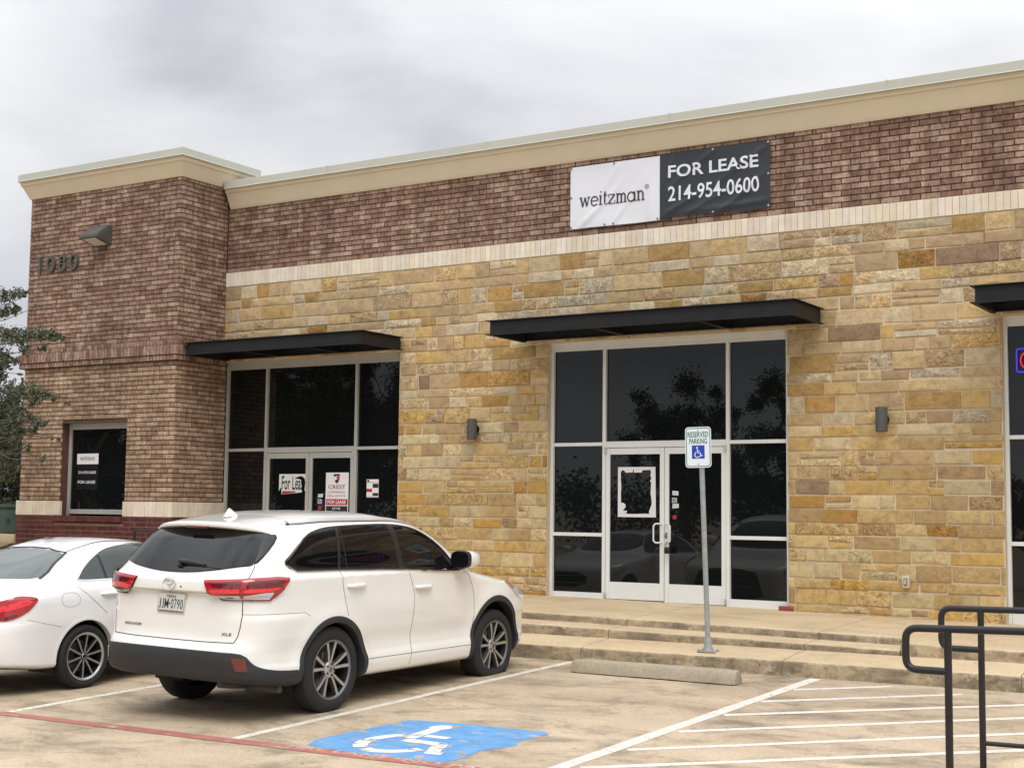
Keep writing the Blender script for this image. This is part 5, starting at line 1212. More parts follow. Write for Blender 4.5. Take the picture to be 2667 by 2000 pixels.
# dedupe orientation: top edge left to right, bottom edge right to left
full = [(a, z) for a, z in clad]+[(-a, z) for a, z in reversed(clad[:-1])]+[(-a, z) for a, z in reversed(bot)]+[(a, z) for a, z in bot[1:]]
bump = cs.patch('rear_bumper_cladding', smooth_poly(full, 1), 'cyl', 'cladding', V.o, .012, .025, 1, .03, rk=1.0)
for sd in (1, -1):
    cs.patch('reflector', [(cyl(.74, .044), .588), (cyl(.838, .112), .580), (cyl(.842, .145), .470), (cyl(.766, .08), .474)], 'cyl', 'reflector_red', bump, .0165, .02, sd, .006)
    # lamp on the gate, lamp on the quarter panel
    tl = cs.patch('tail_light', [(.415, 1.228), (.808, 1.250), (.780, 1.070), (.590, 1.070), (.515, 1.122), (.462, 1.138)], 'rear', 'lamp_red', V.o, .017, .015, sd, .03)
    cs.patch('lamp_band', [(.495, 1.210), (.785, 1.230), (.778, 1.178), (.575, 1.168), (.53, 1.178)], 'rear', 'lamp_smoke', tl, .0195, .015, sd, .002)
    cs.patch('lamp_stripe', [(.468, 1.146), (.545, 1.162), (.774, 1.168), (.768, 1.136), (.52, 1.130)], 'rear', 'lamp_bright', tl, .0195, .015, sd, .002)
    cs.patch('clear_lens', [(.520, 1.119), (.766, 1.128), (.757, 1.076), (.597, 1.076)], 'rear', 'lamp_clear', tl, .020, .015, sd, .002)
    cs.patch('reverse_lens', [(.63, 1.112), (.705, 1.114), (.69, 1.082), (.64, 1.082)], 'rear', 'rim_grey', tl, .0205, .015, sd, .002)
    mb = MB(); cs.strip(mb, [(.46, 1.134), (.515, 1.117), (.588, 1.065), (.770, 1.065)], 'rear', .007, .017, sd); obj('lamp_edge', mb, 'dark_chrome', tl)
    C0, C1, C2, C3, C4, C5 = cyl(.806, .150)-.016, cyl(.916, .406), cyl(.934, .541), cyl(.953, .458), cyl(.92, .316), cyl(.770, .140)-.012
    tl = cs.patch('tail_light', [(C0, 1.252), (C1, 1.263), (C2, 1.252), (C2-.004, 1.240), (C3, 1.171), (C4, 1.072), (C5, 1.072)], 'cyl', 'lamp_red', V.o, .018, .015, sd, .03)
    mx = lambda a, b, t: a+(b-a)*t
    cs.patch('lamp_band', [(C0+.02, 1.232), (C1, 1.244), (C2-.06, 1.236), (C3-.02, 1.190), (C0+.01, 1.176)], 'cyl', 'lamp_smoke', tl, .0205, .015, sd, .002)
    cs.patch('lamp_stripe', [(mx(C0, C5, .45)+.01, 1.168), (C3-.03, 1.180), (C3-.10, 1.148), (mx(C0, C5, .6)+.01, 1.136)], 'cyl', 'lamp_bright', tl, .0205, .015, sd, .002)
    cs.patch('clear_lens', [(mx(C0, C5, .65)+.01, 1.128), (C3-.10, 1.140), (C4-.01, 1.079), (C5+.01, 1.079)], 'cyl', 'lamp_clear', tl, .021, .015, sd, .002)
    mb = MB(); cs.strip(mb, [(C5, 1.067), (C4, 1.067), (C3, 1.166)], 'cyl', .007, .017, sd); obj('lamp_edge', mb, 'dark_chrome', tl)
    mb = MB(); cs.strip(mb, [(.776, 1.366), (.808, 1.25), (.768, 1.07), (.776, .928), (.769, .845), (.752, .76), (.729, .708)], 'rear', .009, .0015, sd); obj('gate_seam', mb, 'gap_black', gate)
    # head lamp and mirror
    h = cs.patch('headlight', smooth_poly([(4.12, 1.075), (4.28, 1.075), (4.52, .99), (4.62, .90), (4.58, .84), (4.40, .90), (4.25, .99)], 1), 'side', 'lamp_clear', V.o, .008, .025, sd)
    cs.patch('amber_lens', [(4.16, 1.062), (4.27, 1.055), (4.34, .985), (4.28, .985)], 'side', 'lamp_amber', h, .012, .025, sd, .003)
    mb = MB(); cx = sd*1.045; hull = []; cz = 1.345; K = lambda v, e_: np.sign(v)*abs(v)**e_
    for (y, s_) in ((3.085, 1.0), (3.13, 1.04), (3.20, 1.02), (3.28, .88), (3.34, .66), (3.365, .30)):
        for k in range(18): a = 2*math.pi*k/18; hull.append((cx+.118*s_*K(math.cos(a), .7), y, cz+.088*s_*K(math.sin(a), .7)))
    mb.add(hull, [(j*18+i, j*18+(i+1) % 18, (j+1)*18+(i+1) % 18, (j+1)*18+i) for j in range(5) for i in range(18)]+[tuple(range(90, 108))]); mr = obj('side_mirror', mb, 'paint_pearl', V.o, smooth=True)
    mb = MB(); h2 = [(cx+.121*s_*K(math.cos(a), .7), y, cz+.091*s_*K(math.sin(a), .7)) for (y, s_) in ((3.118, 1.0), (3.07, .98), (3.066, .90)) for a in [2*math.pi*k/18 for k in range(18)]]
    mb.add(h2, [(j*18+i, j*18+(i+1) % 18, (j+1)*18+(i+1) % 18, (j+1)*18+i) for j in range(2) for i in range(18)]); obj('mirror_housing', mb, 'trim_black', mr, smooth=True)
    mb = MB(); mb.add([(cx+.110*K(math.cos(a), .7), 3.070, cz+.082*K(math.sin(a), .7)) for a in [2*math.pi*k/18 for k in range(18)]], [tuple(range(18))]); obj('mirror_glass', mb, 'tint_glass', mr)
    mb = MB(); mb.tube([(sd*.88, 3.17, 1.225), (sd*.95, 3.17, 1.255), (sd*1.03, 3.17, 1.28)], .035, 10); obj('mirror_stalk', mb, 'trim_black', mr, smooth=True)
mb = MB(); cs.strip(mb, [(-.729, .708), (-.4, .702), (0, .70), (.4, .702), (.729, .708)], 'rear', .009, .0015); obj('gate_seam', mb, 'gap_black', gate)
mb = MB(); cs.strip(mb, [(-.45, 1.122), (0, 1.116), (.45, 1.122)], 'rear', .005, .001); obj('garnish_edge', mb, 'gap_black', gate)
gp = [(0, 1.284), (.22, 1.290), (.5, 1.322), (.66, 1.350), (.778, 1.366), (.786, 1.46), (.758, 1.588), (.72, 1.63), (.644, 1.648), (.365, 1.684), (0, 1.696)]
gp = gp+[(-a, z) for a, z in reversed(gp[1:-1])]
gl = cs.patch('rear_window', smooth_poly(gp, 1), 'rear', 'tint_glass', gate, .009, .012)
for sd in (1, -1): cs.patch('window_border', [(.765, 1.385), (.778, 1.46), (.752, 1.583), (.715, 1.622), (.66, 1.640), (.69, 1.580), (.742, 1.46)], 'rear', 'trim_black', gate, .012, .014, sd, .003)
# spoiler
mb = MB(); rows = []; n = 41
for i in range(n):
    t = -1+2*i/(n-1); x = .745*t; yl_ = .335+.235*abs(t)**2.6; zl_ = 1.706-.056*abs(t)**2.4
    zr_ = lambda y: float(cs.proj([(x, y)], 'top')[0][2])
    yb_ = .95; hgt = .016*(1-abs(t)**6)
    rows.append([(x, yb_, zr_(yb_)-.003), (x, .85, zr_(.85)+hgt*.5), (x, .70, max(zr_(.70)+hgt, zl_+.024)), (x, yl_+.07, zl_+.030), (x, yl_+.015, zl_+.022), (x, yl_, zl_+.008), (x, yl_+.002, zl_-.012), (x, yl_+.02, zl_-.026), (x, yl_+.12, zl_-.030), (x, .75, zl_-.03)])
    w_ = abs(t)**12; rows[-1] = [(a, b, c*(1-w_)+(zr_(b)-.006)*w_) for a, b, c in rows[-1]]
k = len(rows[0]); mb.add([p for r_ in rows for p in r_], [(i*k+j, i*k+j+1, (i+1)*k+j+1, (i+1)*k+j) for i in range(n-1) for j in range(k-1)]+[tuple(range(k)), tuple((n-1)*k+j for j in range(k))])
sp = obj('rear_spoiler', mb, 'paint_pearl', gate, smooth=True)
mb = MB(); mb.box(-.13, .13, .328, .37, 1.672, 1.690); obj('brake_light', mb, 'lamp_smoke', gate, bevel=.005)
mb = MB(); mb.add([(-.012, .72, 1.77), (-.020, .69, 1.765), (.020, .69, 1.765), (0, .735, 1.850), (0, .755, 1.852), (0, .80, 1.826), (0, .70, 1.775), (0, .87, 1.785), (-.020, .79, 1.775), (.020, .79, 1.775)], [(1, 6, 3), (6, 2, 3), (1, 3, 4), (2, 4, 3), (1, 4, 5), (2, 5, 4), (1, 5, 8), (2, 9, 5), (8, 5, 7), (9, 7, 5)])
obj('antenna_fin', mb, 'paint_pearl', V.o, smooth=True)
# wiper, badge, plate
def onrear(x, z, off): p = cs.proj([(x, z)], 'rear'); return Vector(p[0]+cs.nrm(p)[0]*off)
mb = MB(); a = onrear(.06, 1.345, .02); mb.tube([onrear(.02, 1.34, .004), a], .028, 12); mb.tube([onrear(.02, 1.362, .03), onrear(.13, 1.362, .03), onrear(.34, 1.347, .022)], .014, 8, rs=[.026, .018, .010]); obj('rear_wiper', mb, 'trim_black', gate, smooth=True)
mb = MB(); mb.tube([onrear(.08, 1.352, .012), onrear(.50, 1.330, .012)], .006, 6); obj('wiper_blade', mb, 'trim_black', gate)
def emblem(parent, c, n_, R1, R2, mat, rings):
    mb = MB(); c = Vector(c); n_ = Vector(n_).normalized(); u = Vector((1, 0, 0)); u = (u-n_*u.dot(n_)).normalized(); v = n_.cross(u)
    if v.z < 0: v = -v
    for (cx_, cy_, a_, b_, t_) in rings:
        pts = [c+n_*.006+u*(cx_+a_*math.cos(q))+v*(cy_+b_*math.sin(q)) for q in [2*math.pi*i/36 for i in range(37)]]; mb.tube(pts, t_, 6, cap=False)
    return obj('badge', mb, mat, parent, smooth=True)
pe = cs.proj([(0, 1.186)], 'rear'); ne = cs.nrm(pe)[0]
emblem(gate, pe[0], ne, .078, .053, 'chrome', [(0, 0, .076, .053, .0055), (0, .017, .046, .022, .0045), (0, -.003, .019, .042, .0045)])
mb = MB(); pq = cs.proj([(.14, 1.165)], 'rear')[0]; mb.lathe([(-.001, .010), (-.002, .0)], tuple(pq), 'y', 12); obj('lock_button', mb, 'gap_black', gate)
ux = Vector((1, -.0, -.004)).normalized(); uz = Vector((.09, .0, 1)).normalized(); po = Vector((.0, .050, 1.013)); pn = Vector((0, -1, 0))
mb = MB(); mb.prism(rrect(-.166, .166, -.086, .086, .012), po, ux, uz, (0, .014, 0)); fr_ = obj('license_plate', mb, 'chrome', gate)
mb = MB(); mb.prism(rrect(-.156, .156, -.064, .078, .008), po+pn*.002, ux, uz, (0, .001, 0)); obj('plate_face', mb, 'plate_white', gate)
pf_ = po+pn*.0035
mb = MB(); text(mb, 'TEXAS', pf_, ux, uz, -.06, .055, .046, .070, .012); obj('plate_lettering', mb, 'ink_dark', gate)
mb = MB(); 
for ch, a_, b_ in (('J', -.150, -.125), ('J', -.113, -.088), ('M', -.078, -.030), ('0', 0, .03), ('7', .039, .067), ('9', .076, .106), ('0', .115, .145)): text(mb, ch, pf_, ux, uz, a_, b_, -.050, .037, .003)
mb = mb; mb.prism([(-.018, -.014), (-.008, -.004), (-.018, .006), (-.027, -.004)], pf_, ux, uz, (0, -.0005, 0)); obj('plate_lettering', mb, 'ink_dark', gate)
mb = MB(); text(mb, 'TOYOTAofDALLAS.com', pf_, ux, uz, -.15, .15, -.081, -.067, .012); obj('frame_lettering', mb, 'ink_dark', gate)
def onbody(mb, s_, x0, x1, z0, z1, bold=.02, off=.004):
    v, f = text2d(s_, bold); a = np.array(v); lo, hi = a.min(0), a.max(0); q = np.stack([x0+(a[:, 0]-lo[0])/(hi[0]-lo[0])*(x1-x0), z0+(a[:, 1]-lo[1])/(hi[1]-lo[1])*(z1-z0)], 1)
    P = cs.proj(q, 'rear'); P = P+cs.nrm(P)*off; mb.add(P, f)
mb = MB(); onbody(mb, 'HIGHLANDER', -.59, -.36, .792, .816); obj('badge_lettering', mb, 'dark_chrome', gate)
mb = MB(); onbody(mb, 'XLE', .60, .70, .765, .790); obj('badge_lettering', mb, 'dark_chrome', gate)
# windscreen, front grille, underside
wsp = [(-.72, 1.27), (-.45, 1.245), (0, 1.235), (.45, 1.245), (.72, 1.27), (.66, 1.45), (.58, 1.66), (.3, 1.70), (0, 1.705), (-.3, 1.70), (-.58, 1.66), (-.66, 1.45)]
cs.patch('windshield', smooth_poly(wsp, 1), 'front', 'tint_glass', V.o, .003, .03)
cs.patch('front_grille', smooth_poly([(-.45, .92), (.45, .92), (.55, .75), (.62, .42), (-.62, .42), (-.55, .75)], 1), 'front', 'trim_black', V.o, .006, .03)
for z in (.84, .74, .64): mb = MB(); cs.strip(mb, [(-.48, z), (0, z+.01), (.48, z)], 'front', .04, .012); obj('grille_bar', mb, 'dark_chrome', V.o)
mb = MB(); mb.tube([(.40, .62, .27), (.44, .42, .29), (.43, .24, .315)], .032, 12); obj('exhaust_pipe', mb, 'fixture_bronze', V.o, smooth=True); mb = MB(); mb.tube([(.30, .72, .26), (.42, .66, .26), (.80, .62, .26)], .06, 12, rs=[.04, .065, .03]); obj('muffler', mb, 'fixture_bronze', V.o, smooth=True)
for sd in (1, -1):
    wheel(V.o, (sd*.945, 1.172, .381+.014*sd), sd, .395, .262, .235, 'twin')
    wheel(V.o, (sd*.935, 3.94, .385 if sd > 0 else .42), sd, .392, .262, .235, 'twin', flat=.082 if sd > 0 else .044)
mb = MB(); cs.patch('mud_flap', [(3.50, .30), (3.53, .30), (3.50, .20), (3.46, .20)], 'side', 'gap_black', V.o, .0, .03, 1) if 0 else None
placed(V, -.72, -8.60, 0, .023, 1.19, .018)

# ---- the white sedan
D_ = Thing('parked_sedan', 'white sedan parked at the left edge behind the suv, only its right rear in view', 'car'); D_.org = (0, 0, 0)
_Wd = Pch([(.15, .80), (.22, .845), (.30, .872), (.42, .880), (.60, .888), (.75, .897), (.90, .898), (.98, .885), (1.04, .858), (1.09, .815), (1.13, .79), (1.25, .725), (1.36, .655), (1.45, .60), (1.55, .52)])
def wD(y, z):
    w = _Wd(z)+.012*np.exp(-((z-.62)/.25)**2)*(np.exp(-((y-1.12)/.5)**4)+np.exp(-((y-3.98)/.5)**4))
    w = w-.010*np.exp(-((z-.48)/.10)**2)*np.exp(-((y-2.5)/.9)**4)
    return w-.05*np.clip((y-3.2)/1.6, 0, 1)**2-.10*np.clip((1.3-y)/1.3, 0, 1)**2*np.clip((z-.95)/.2, 0, 1)
_yrd = Pch([(.15, .22), (.28, .07), (.36, .03), (.50, .0), (.62, -.005), (.70, .01), (.74, .035), (.90, .055), (1.0, .07), (1.03, .09), (1.06, .16), (1.085, .30), (1.105, .42), (1.13, .50), (1.18, .58), (1.30, .79), (1.40, .98), (1.47, 1.13), (1.58, 1.5)])
_yfd = Pch([(.15, 4.45), (.25, 4.62), (.40, 4.74), (.55, 4.77), (.70, 4.74), (.80, 4.66), (.88, 4.45), (.95, 4.1), (1.0, 3.75), (1.05, 3.5), (1.12, 3.35), (1.25, 3.05), (1.38, 2.72), (1.46, 2.45), (1.55, 2.0)])
_ztd = Pch([(-.5, 1.42), (.8, 1.45), (1.1, 1.49), (1.6, 1.528), (2.1, 1.52), (2.7, 1.48), (3.3, 1.38), (5, 1.2)])
_zbd = Pch([(-.2, .27), (.3, .25), (.7, .21), (4.1, .20), (5, .24)])
FD = superF(wD, _yrd, _yfd, _ztd, _zbd, lambda z: .85+0*z, lambda z: 1.0+0*z, .22, .08, 3.7, 2.8)
cd = Car(D_, FD, ((1.25, .70), (3.3, .62)), 1.0).body(280, 120, 100, 70)
P0 = cd.cen; RA, FA = (1.12, .325), (3.98, .325); RW = .372
hole = (np.abs(P0[:, 0]) > .55) & ((np.hypot(P0[:, 1]-RA[0], P0[:, 2]-RA[1]) < RW+.012) | (np.hypot(P0[:, 1]-FA[0], P0[:, 2]-FA[1]) < RW+.012))
yz = P0[:, 1:3]
dR = [(.985, 1.075), (1.21, .895), (1.40, .735), (1.49, .62), (1.62, .42), (1.66, .27), (2.27, .27), (2.36, .6), (2.36, 1.05), (1.65, 1.075)]
dF = [(2.36, 1.05), (2.36, .6), (2.27, .27), (3.38, .27), (3.52, .55), (3.5, .95), (3.35, 1.03)]
sel = np.zeros(len(P0), int); sel[pip(yz, dR) & (np.abs(P0[:, 0]) > .5)] = 1; sel[pip(yz, dF) & (np.abs(P0[:, 0]) > .5)] = 2
PM = ['paint_polar', 'gap_black']; keep = ~hole; dark = P0[:, 2] < _zbd(P0[:, 1])+.02
cd.emit('body', np.where(keep & (sel == 0))[0], PM, D_.o, dark)
ddo = {(k, sd): cd.emit('door', np.where(keep & (sel == k) & (np.sign(P0[:, 0]) == sd))[0], PM, D_.o, dark*0) for k in (1, 2) for sd in (1, -1)}
win = smooth_poly([(1.05, 1.094), (1.50, 1.085), (2.3, 1.072), (3.10, 1.055), (3.18, 1.08), (2.85, 1.28), (2.55, 1.39), (2.2, 1.43), (1.82, 1.428), (1.55, 1.395), (1.38, 1.325), (1.20, 1.225), (1.10, 1.135)], 2)
for sd in (1, -1):
    cd.patch('quarter_window', crop_poly(win, 0, 1.44), 'side', 'sedan_glass', ddo[1, sd], .002, side=sd)
    cd.patch('window', crop_poly(win, 1.475, 2.31), 'side', 'sedan_glass', ddo[1, sd], .002, side=sd); cd.patch('window', crop_poly(win, 2.38, 4), 'side', 'sedan_glass', ddo[2, sd], .002, side=sd)
    mb = MB(); cd.strip(mb, [(1.457, 1.085), (1.457, 1.20), (1.457, 1.345)], 'side', .034, .005, sd); obj('window_divider', mb, 'trim_black', ddo[1, sd])
    cd.patch('pillar_trim', crop_poly(win, 2.31, 2.38), 'side', 'trim_black', D_.o, .004, side=sd)
    mb = MB(); cd.strip(mb, win, 'side', .020, .008, sd, closed=True); obj('chrome_trim', mb, 'chrome', D_.o, smooth=True)
    mb = MB(); cd.strip(mb, [(1.02, 1.05), (1.21, .895), (1.39, .745)], 'side', .005, .0012, sd); obj('door_seam', mb, 'gap_black', D_.o)
    mb = MB(); cd.strip(mb, smooth_poly([(2.36, 1.05), (2.36, .6), (2.27, .27)], 2, False), 'side', .005, .0012, sd); obj('door_seam', mb, 'gap_black', D_.o)
    mb = MB(); cd.strip(mb, [(1.0, .93), (1.4, .925), (2.4, .905), (3.4, .87)], 'side', .004, .0006, sd) if 0 else None
    mb = MB(); cd.strip(mb, smooth_poly([(.80, .995), (1.03, .985), (1.03, .845), (.80, .85)], 2), 'side', .004, .001, sd, closed=True) if sd > 0 else None
    if sd > 0: obj('fuel_door_seam', mb, 'rim_grey', D_.o)
    mb = MB(); cd.strip(mb, [(.40, .76), (.62, .70), (.80, .655)], 'side', .004, .001, sd); obj('bumper_seam', mb, 'rim_grey', D_.o)
    mb = MB(); cd.strip(mb, [(.525, 1.16), (.515, 1.37), (.48, 1.64), (.46, 2.1), (.45, 2.6)], 'top', .016, .003, sd); obj('roof_moulding', mb, 'trim_black', D_.o)
    cd.ring('wheel_arch_lip', RA, RW, RW+.035, -14, 194, 'paint_polar', D_.o, sd, .003, .07); cd.ring('wheel_arch_lip', FA, RW, RW+.035, -14, 194, 'paint_polar', D_.o, sd, .003, .07)
    for c in (RA, FA):
        mb = MB(); q = [R(a) for a in range(-20, 201, 10)]; n = len(q)
        mb.add([(sd*x, c[0]+(RW+.02)*math.cos(a), c[1]+(RW+.02)*math.sin(a)) for x in (.83, .45) for a in q]+[(sd*.45, c[0], c[1])], [(i, i+1, n+i+1, n+i) for i in range(n-1)]+[(n+i, n+i+1, 2*n) for i in range(n-1)]); obj('arch_liner', mb, 'gap_black', D_.o)
    p = cd.proj([(1.31, .95), (1.55, .945)], 'side', sd); mb = MB()
    pts = [p[0]*(1-t)+p[1]*t+np.array([sd*.028*min(1, 6*min(t, 1-t)), 0, 0]) for t in [i/14 for i in range(15)]]; mb.tube(pts, .016, 12, rs=[.012+.006*math.sin(math.pi*i/14)**.5 for i in range(15)]); obj('door_handle', mb, 'paint_polar', ddo[1, sd], smooth=True)
    A = lambda x, y: math.atan2(x, 1.0-y)
    tl = cd.patch('tail_light', smooth_poly([(A(.45, .06), .89), (A(.62, .12), .93), (A(.722, .184), .948), (A(.799, .314), .992), (A(.85, .42), .985), (A(.878, .53), .96), (A(.875, .47), .895), (A(.865, .41), .838), (A(.811, .27), .765), (A(.736, .176), .752), (A(.45, .06), .762)], 2), 'cyl', 'lamp_red', D_.o, .010, .022, sd, .03)
    cd.patch('lamp_stripe', smooth_poly([(A(.50, .07), .855), (A(.722, .184), .895), (A(.84, .40), .955), (A(.865, .47), .935), (A(.855, .40), .895), (A(.736, .18), .840), (A(.50, .07), .815)], 1), 'cyl', 'lamp_bright', tl, .012, .022, sd, .002)
    cd.patch('lamp_band', smooth_poly([(A(.48, .07), .790), (A(.72, .17), .790), (A(.83, .33), .825), (A(.82, .29), .790), (A(.736, .18), .765), (A(.48, .07), .770)], 1), 'cyl', 'lamp_smoke', tl, .012, .022, sd, .002)
    mb = MB(); cd.strip(mb, [(A(.40, .05), 1.045), (A(.70, .13), 1.05)], 'cyl', .004, .001, sd) if 0 else None
    wheel(D_.o, (sd*.893, RA[0], .325), sd, .325, .232, .235, 'multi'); wheel(D_.o, (sd*.885, FA[0], .325), sd, .325, .232, .225, 'multi')
    cd.patch('headlight', smooth_poly([(4.05, .86), (4.35, .84), (4.62, .72), (4.60, .63), (4.40, .66), (4.2, .74)], 1), 'side', 'lamp_clear', D_.o, .006, .025, sd)
    mb = MB(); cx = sd*.99; hull = []
    for (y, s_) in ((2.95, .9), (2.965, 1), (3.02, 1), (3.10, .8), (3.14, .4)):
        for k in range(14): a = 2*math.pi*k/14; hull.append((cx+.10*s_*math.cos(a), y, 1.11+.065*s_*math.sin(a)))
    mb.add(hull, [(j*14+i, j*14+(i+1) % 14, (j+1)*14+(i+1) % 14, (j+1)*14+i) for j in range(4) for i in range(14)]+[tuple(range(56, 70)), tuple(range(14))]); obj('side_mirror', mb, 'paint_polar', D_.o, smooth=True)
rg = [(0, 1.138), (.40, 1.138), (.665, 1.136), (.655, 1.20), (.575, 1.33), (.535, 1.375), (.3, 1.412), (0, 1.42)]
rgf = rg+[(-a, z) for a, z in reversed(rg[1:-1])]
cd.patch('rear_window', smooth_poly(rgf, 1), 'rear', 'sedan_rear_glass', D_.o, .002, .022)
for sd in (1, -1): mb = MB(); cd.strip(mb, [(.668, 1.135), (.655, 1.20), (.578, 1.33), (.535, 1.378)], 'rear', .035, .003, sd); obj('window_border', mb, 'trim_black', D_.o)
mb = MB(); cd.strip(mb, [(-.535, 1.378), (-.3, 1.416), (0, 1.425), (.3, 1.416), (.535, 1.378)], 'rear', .022, .007); obj('window_border', mb, 'trim_black', D_.o)
mb = MB(); cd.strip(mb, smooth_poly([(.672, .68), (.735, .60), (.74, .52), (.64, .38), (.52, .24)], 2, False), 'top', .005, .001); obj('trunk_seam', mb, 'rim_grey', D_.o)
mb = MB(); cd.strip(mb, smooth_poly([(-.672, .68), (-.735, .60), (-.74, .52), (-.64, .38), (-.52, .24)], 2, False), 'top', .005, .001); obj('trunk_seam', mb, 'rim_grey', D_.o)
cd.patch('diffuser', [(-.60, .36), (.60, .36), (.68, .27), (-.68, .27)], 'rear', 'trim_black', D_.o, .006, .025)
for sd in (1, -1): mb = MB(); mb.box(sd*.55-.07, sd*.55+.07, .0, .08, .285, .335); obj('exhaust_tip', mb, 'chrome', D_.o, bevel=.012)
wsp = [(-.66, 1.10), (0, 1.07), (.66, 1.10), (.56, 1.38), (0, 1.43), (-.56, 1.38)]
cd.patch('windshield', smooth_poly(wsp, 2), 'front', 'sedan_glass', D_.o, .003, .03)
gr = cd.patch('front_grille', smooth_poly([(-.42, .70), (.42, .70), (.40, .45), (-.40, .45)], 1), 'front', 'trim_black', D_.o, .006, .03)
for z in (.64, .52): mb = MB(); cd.strip(mb, [(-.40, z), (0, z), (.40, z)], 'front', .02, .012); obj('grille_bar', mb, 'chrome', D_.o)
mb = MB(); mb.add([(-.02, 1.33, 1.495), (.02, 1.33, 1.495), (0, 1.47, 1.503), (0, 1.315, 1.52), (0, 1.36, 1.523)], [(0, 2, 4, 3), (1, 3, 4, 2), (0, 3, 1)]); obj('antenna_fin', mb, 'rim_grey', D_.o)
placed(D_, -3.8285, -8.6457)

# ------------------------------------------------------------------ planting bed at the left of the tower
mb = MB(); pts = []
random.seed(21)
nx, ny = 24, 18
for j in range(ny+1):
    for i in range(nx+1):
        x = -26+13.85*i/nx; y = -4.2+9*j/ny; h = .62*min(1, max(0, (y+3.9)/2.7))**.9
        pts.append((x, y, -.32+h+.30*min(1, max(0, (y+3.4)/2.6))+random.uniform(-.02, .02)))
mb.add(pts, [(j*(nx+1)+i, j*(nx+1)+i+1, (j+1)*(nx+1)+i+1, (j+1)*(nx+1)+i) for j in range(ny) for i in range(nx)]); struct(obj('planting_bed', mb, 'mulch', smooth='all'))
T = Thing('utility_box', 'dark green utility cabinet on a concrete pad beside the brick tower', 'utility box', (-12.62, -.65, .70))
mb = MB(); mb.box(-12.86, -12.40, -.9, -.4, .70, 1.15); T.part('cabinet', mb, 'utility_green', bevel=.012)
mb = MB(); mb.box(-12.885, -12.375, -.925, -.375, 1.165, 1.225); T.part('lid', mb, 'utility_green', bevel=.012)
mb = MB(); mb.box(-12.66, -12.58, -.908, -.9005, .88, .98); T.part('latch_plate', mb, 'trim_black')
mb = MB(); mb.box(-13.25, -12.14, -1.12, -.15, .44, .70); o = obj('concrete_pad', mb, 'walk_concrete', org=(-12.7, -.6, .44), bevel=.02); tag(o, 'pale concrete pad under the green utility cabinet', 'pad')

# ------------------------------------------------------------------ trees
def rv(s=1): return Vector((random.gauss(0, s), random.gauss(0, s), random.gauss(0, s)))
def leaves(mb, clumps, per, size, asp=.42, droop=.2):
    """clumps: (centre, radius); each leaf a folded little blade"""
    for c, r in clumps:
        c = Vector(c); n = max(4, int(per*(r/.3)**2))
        tw = [rv(.55).normalized()*r*random.random()**.5 for _ in range(max(2, n//14))]
        for _ in range(n):
            p = c+random.choice(tw)*random.uniform(.4, 1.05)+rv(r*.17); p.z -= droop*abs(random.gauss(0, r*.3))
            d = rv().normalized(); d.z -= .2; d.normalize(); s_ = d.cross(rv().normalized()); 
            if s_.length < .1: continue
            s_.normalize(); L = size*random.uniform(.65, 1.25); w_ = L*asp*.5; n_ = d.cross(s_)*(w_*.35)
            a, b = p-d*L*.5, p+d*L*.5
            mb.add([a, p-s_*w_+n_, b, p+s_*w_+n_], [(0, 1, 2), (0, 2, 3)])
def limb(mb, a, b, r0, r1, wob=.08, n=6):
    a, b = Vector(a), Vector(b); L = (b-a).length; pts = []
    for i in range(n+1):
        t = i/n; pts.append(a.lerp(b, t)+rv(wob*L*.18)*(0 if i in (0, n) else 1)+Vector((0, 0, .10*L*math.sin(math.pi*t)*.3)))
    mb.tube(pts, r0, 8, rs=[r0+(r1-r0)*i/n for i in range(n+1)]); return pts
def oak(name, label, base_, h, spread, nclump, per, size, mat, seed, group, trunk_r=.16, lobes=9, low=.30):
    random.seed(seed); T = Thing(name, label, 'tree', base_, group); b = Vector(base_)
    mb = MB(); fork = b+Vector((random.uniform(-.2, .2), random.uniform(-.2, .2), h*.33)); limb(mb, b, fork, trunk_r, trunk_r*.8, .05)
    cl = []
    for k in range(lobes):
        a = 2*math.pi*k/lobes+random.uniform(-.3, .3); rr = spread*random.uniform(.35, 1)
        e_ = fork+Vector((rr*math.cos(a), rr*math.sin(a), (h-h*.33)*random.uniform(.25 if low > .2 else -.2, .88)*(1.12-.35*rr/spread))); P = limb(mb, fork, e_, trunk_r*.55, .02, .25)
        for _ in range(max(1, nclump//lobes)):
            q = random.choice(P[2:]); c = q+rv(spread*.17); c.z = max(c.z, b.z+h*low); cl.append((c, random.uniform(.26, .55)*spread/2.6))
            if random.random() < .5: limb(mb, q, c, .022, .006, .2, 3)
    T.part('trunk', mb, 'bark', smooth=True); mb = MB(); leaves(mb, cl, per, size); T.part('crown', mb, mat, fixn=False); return T
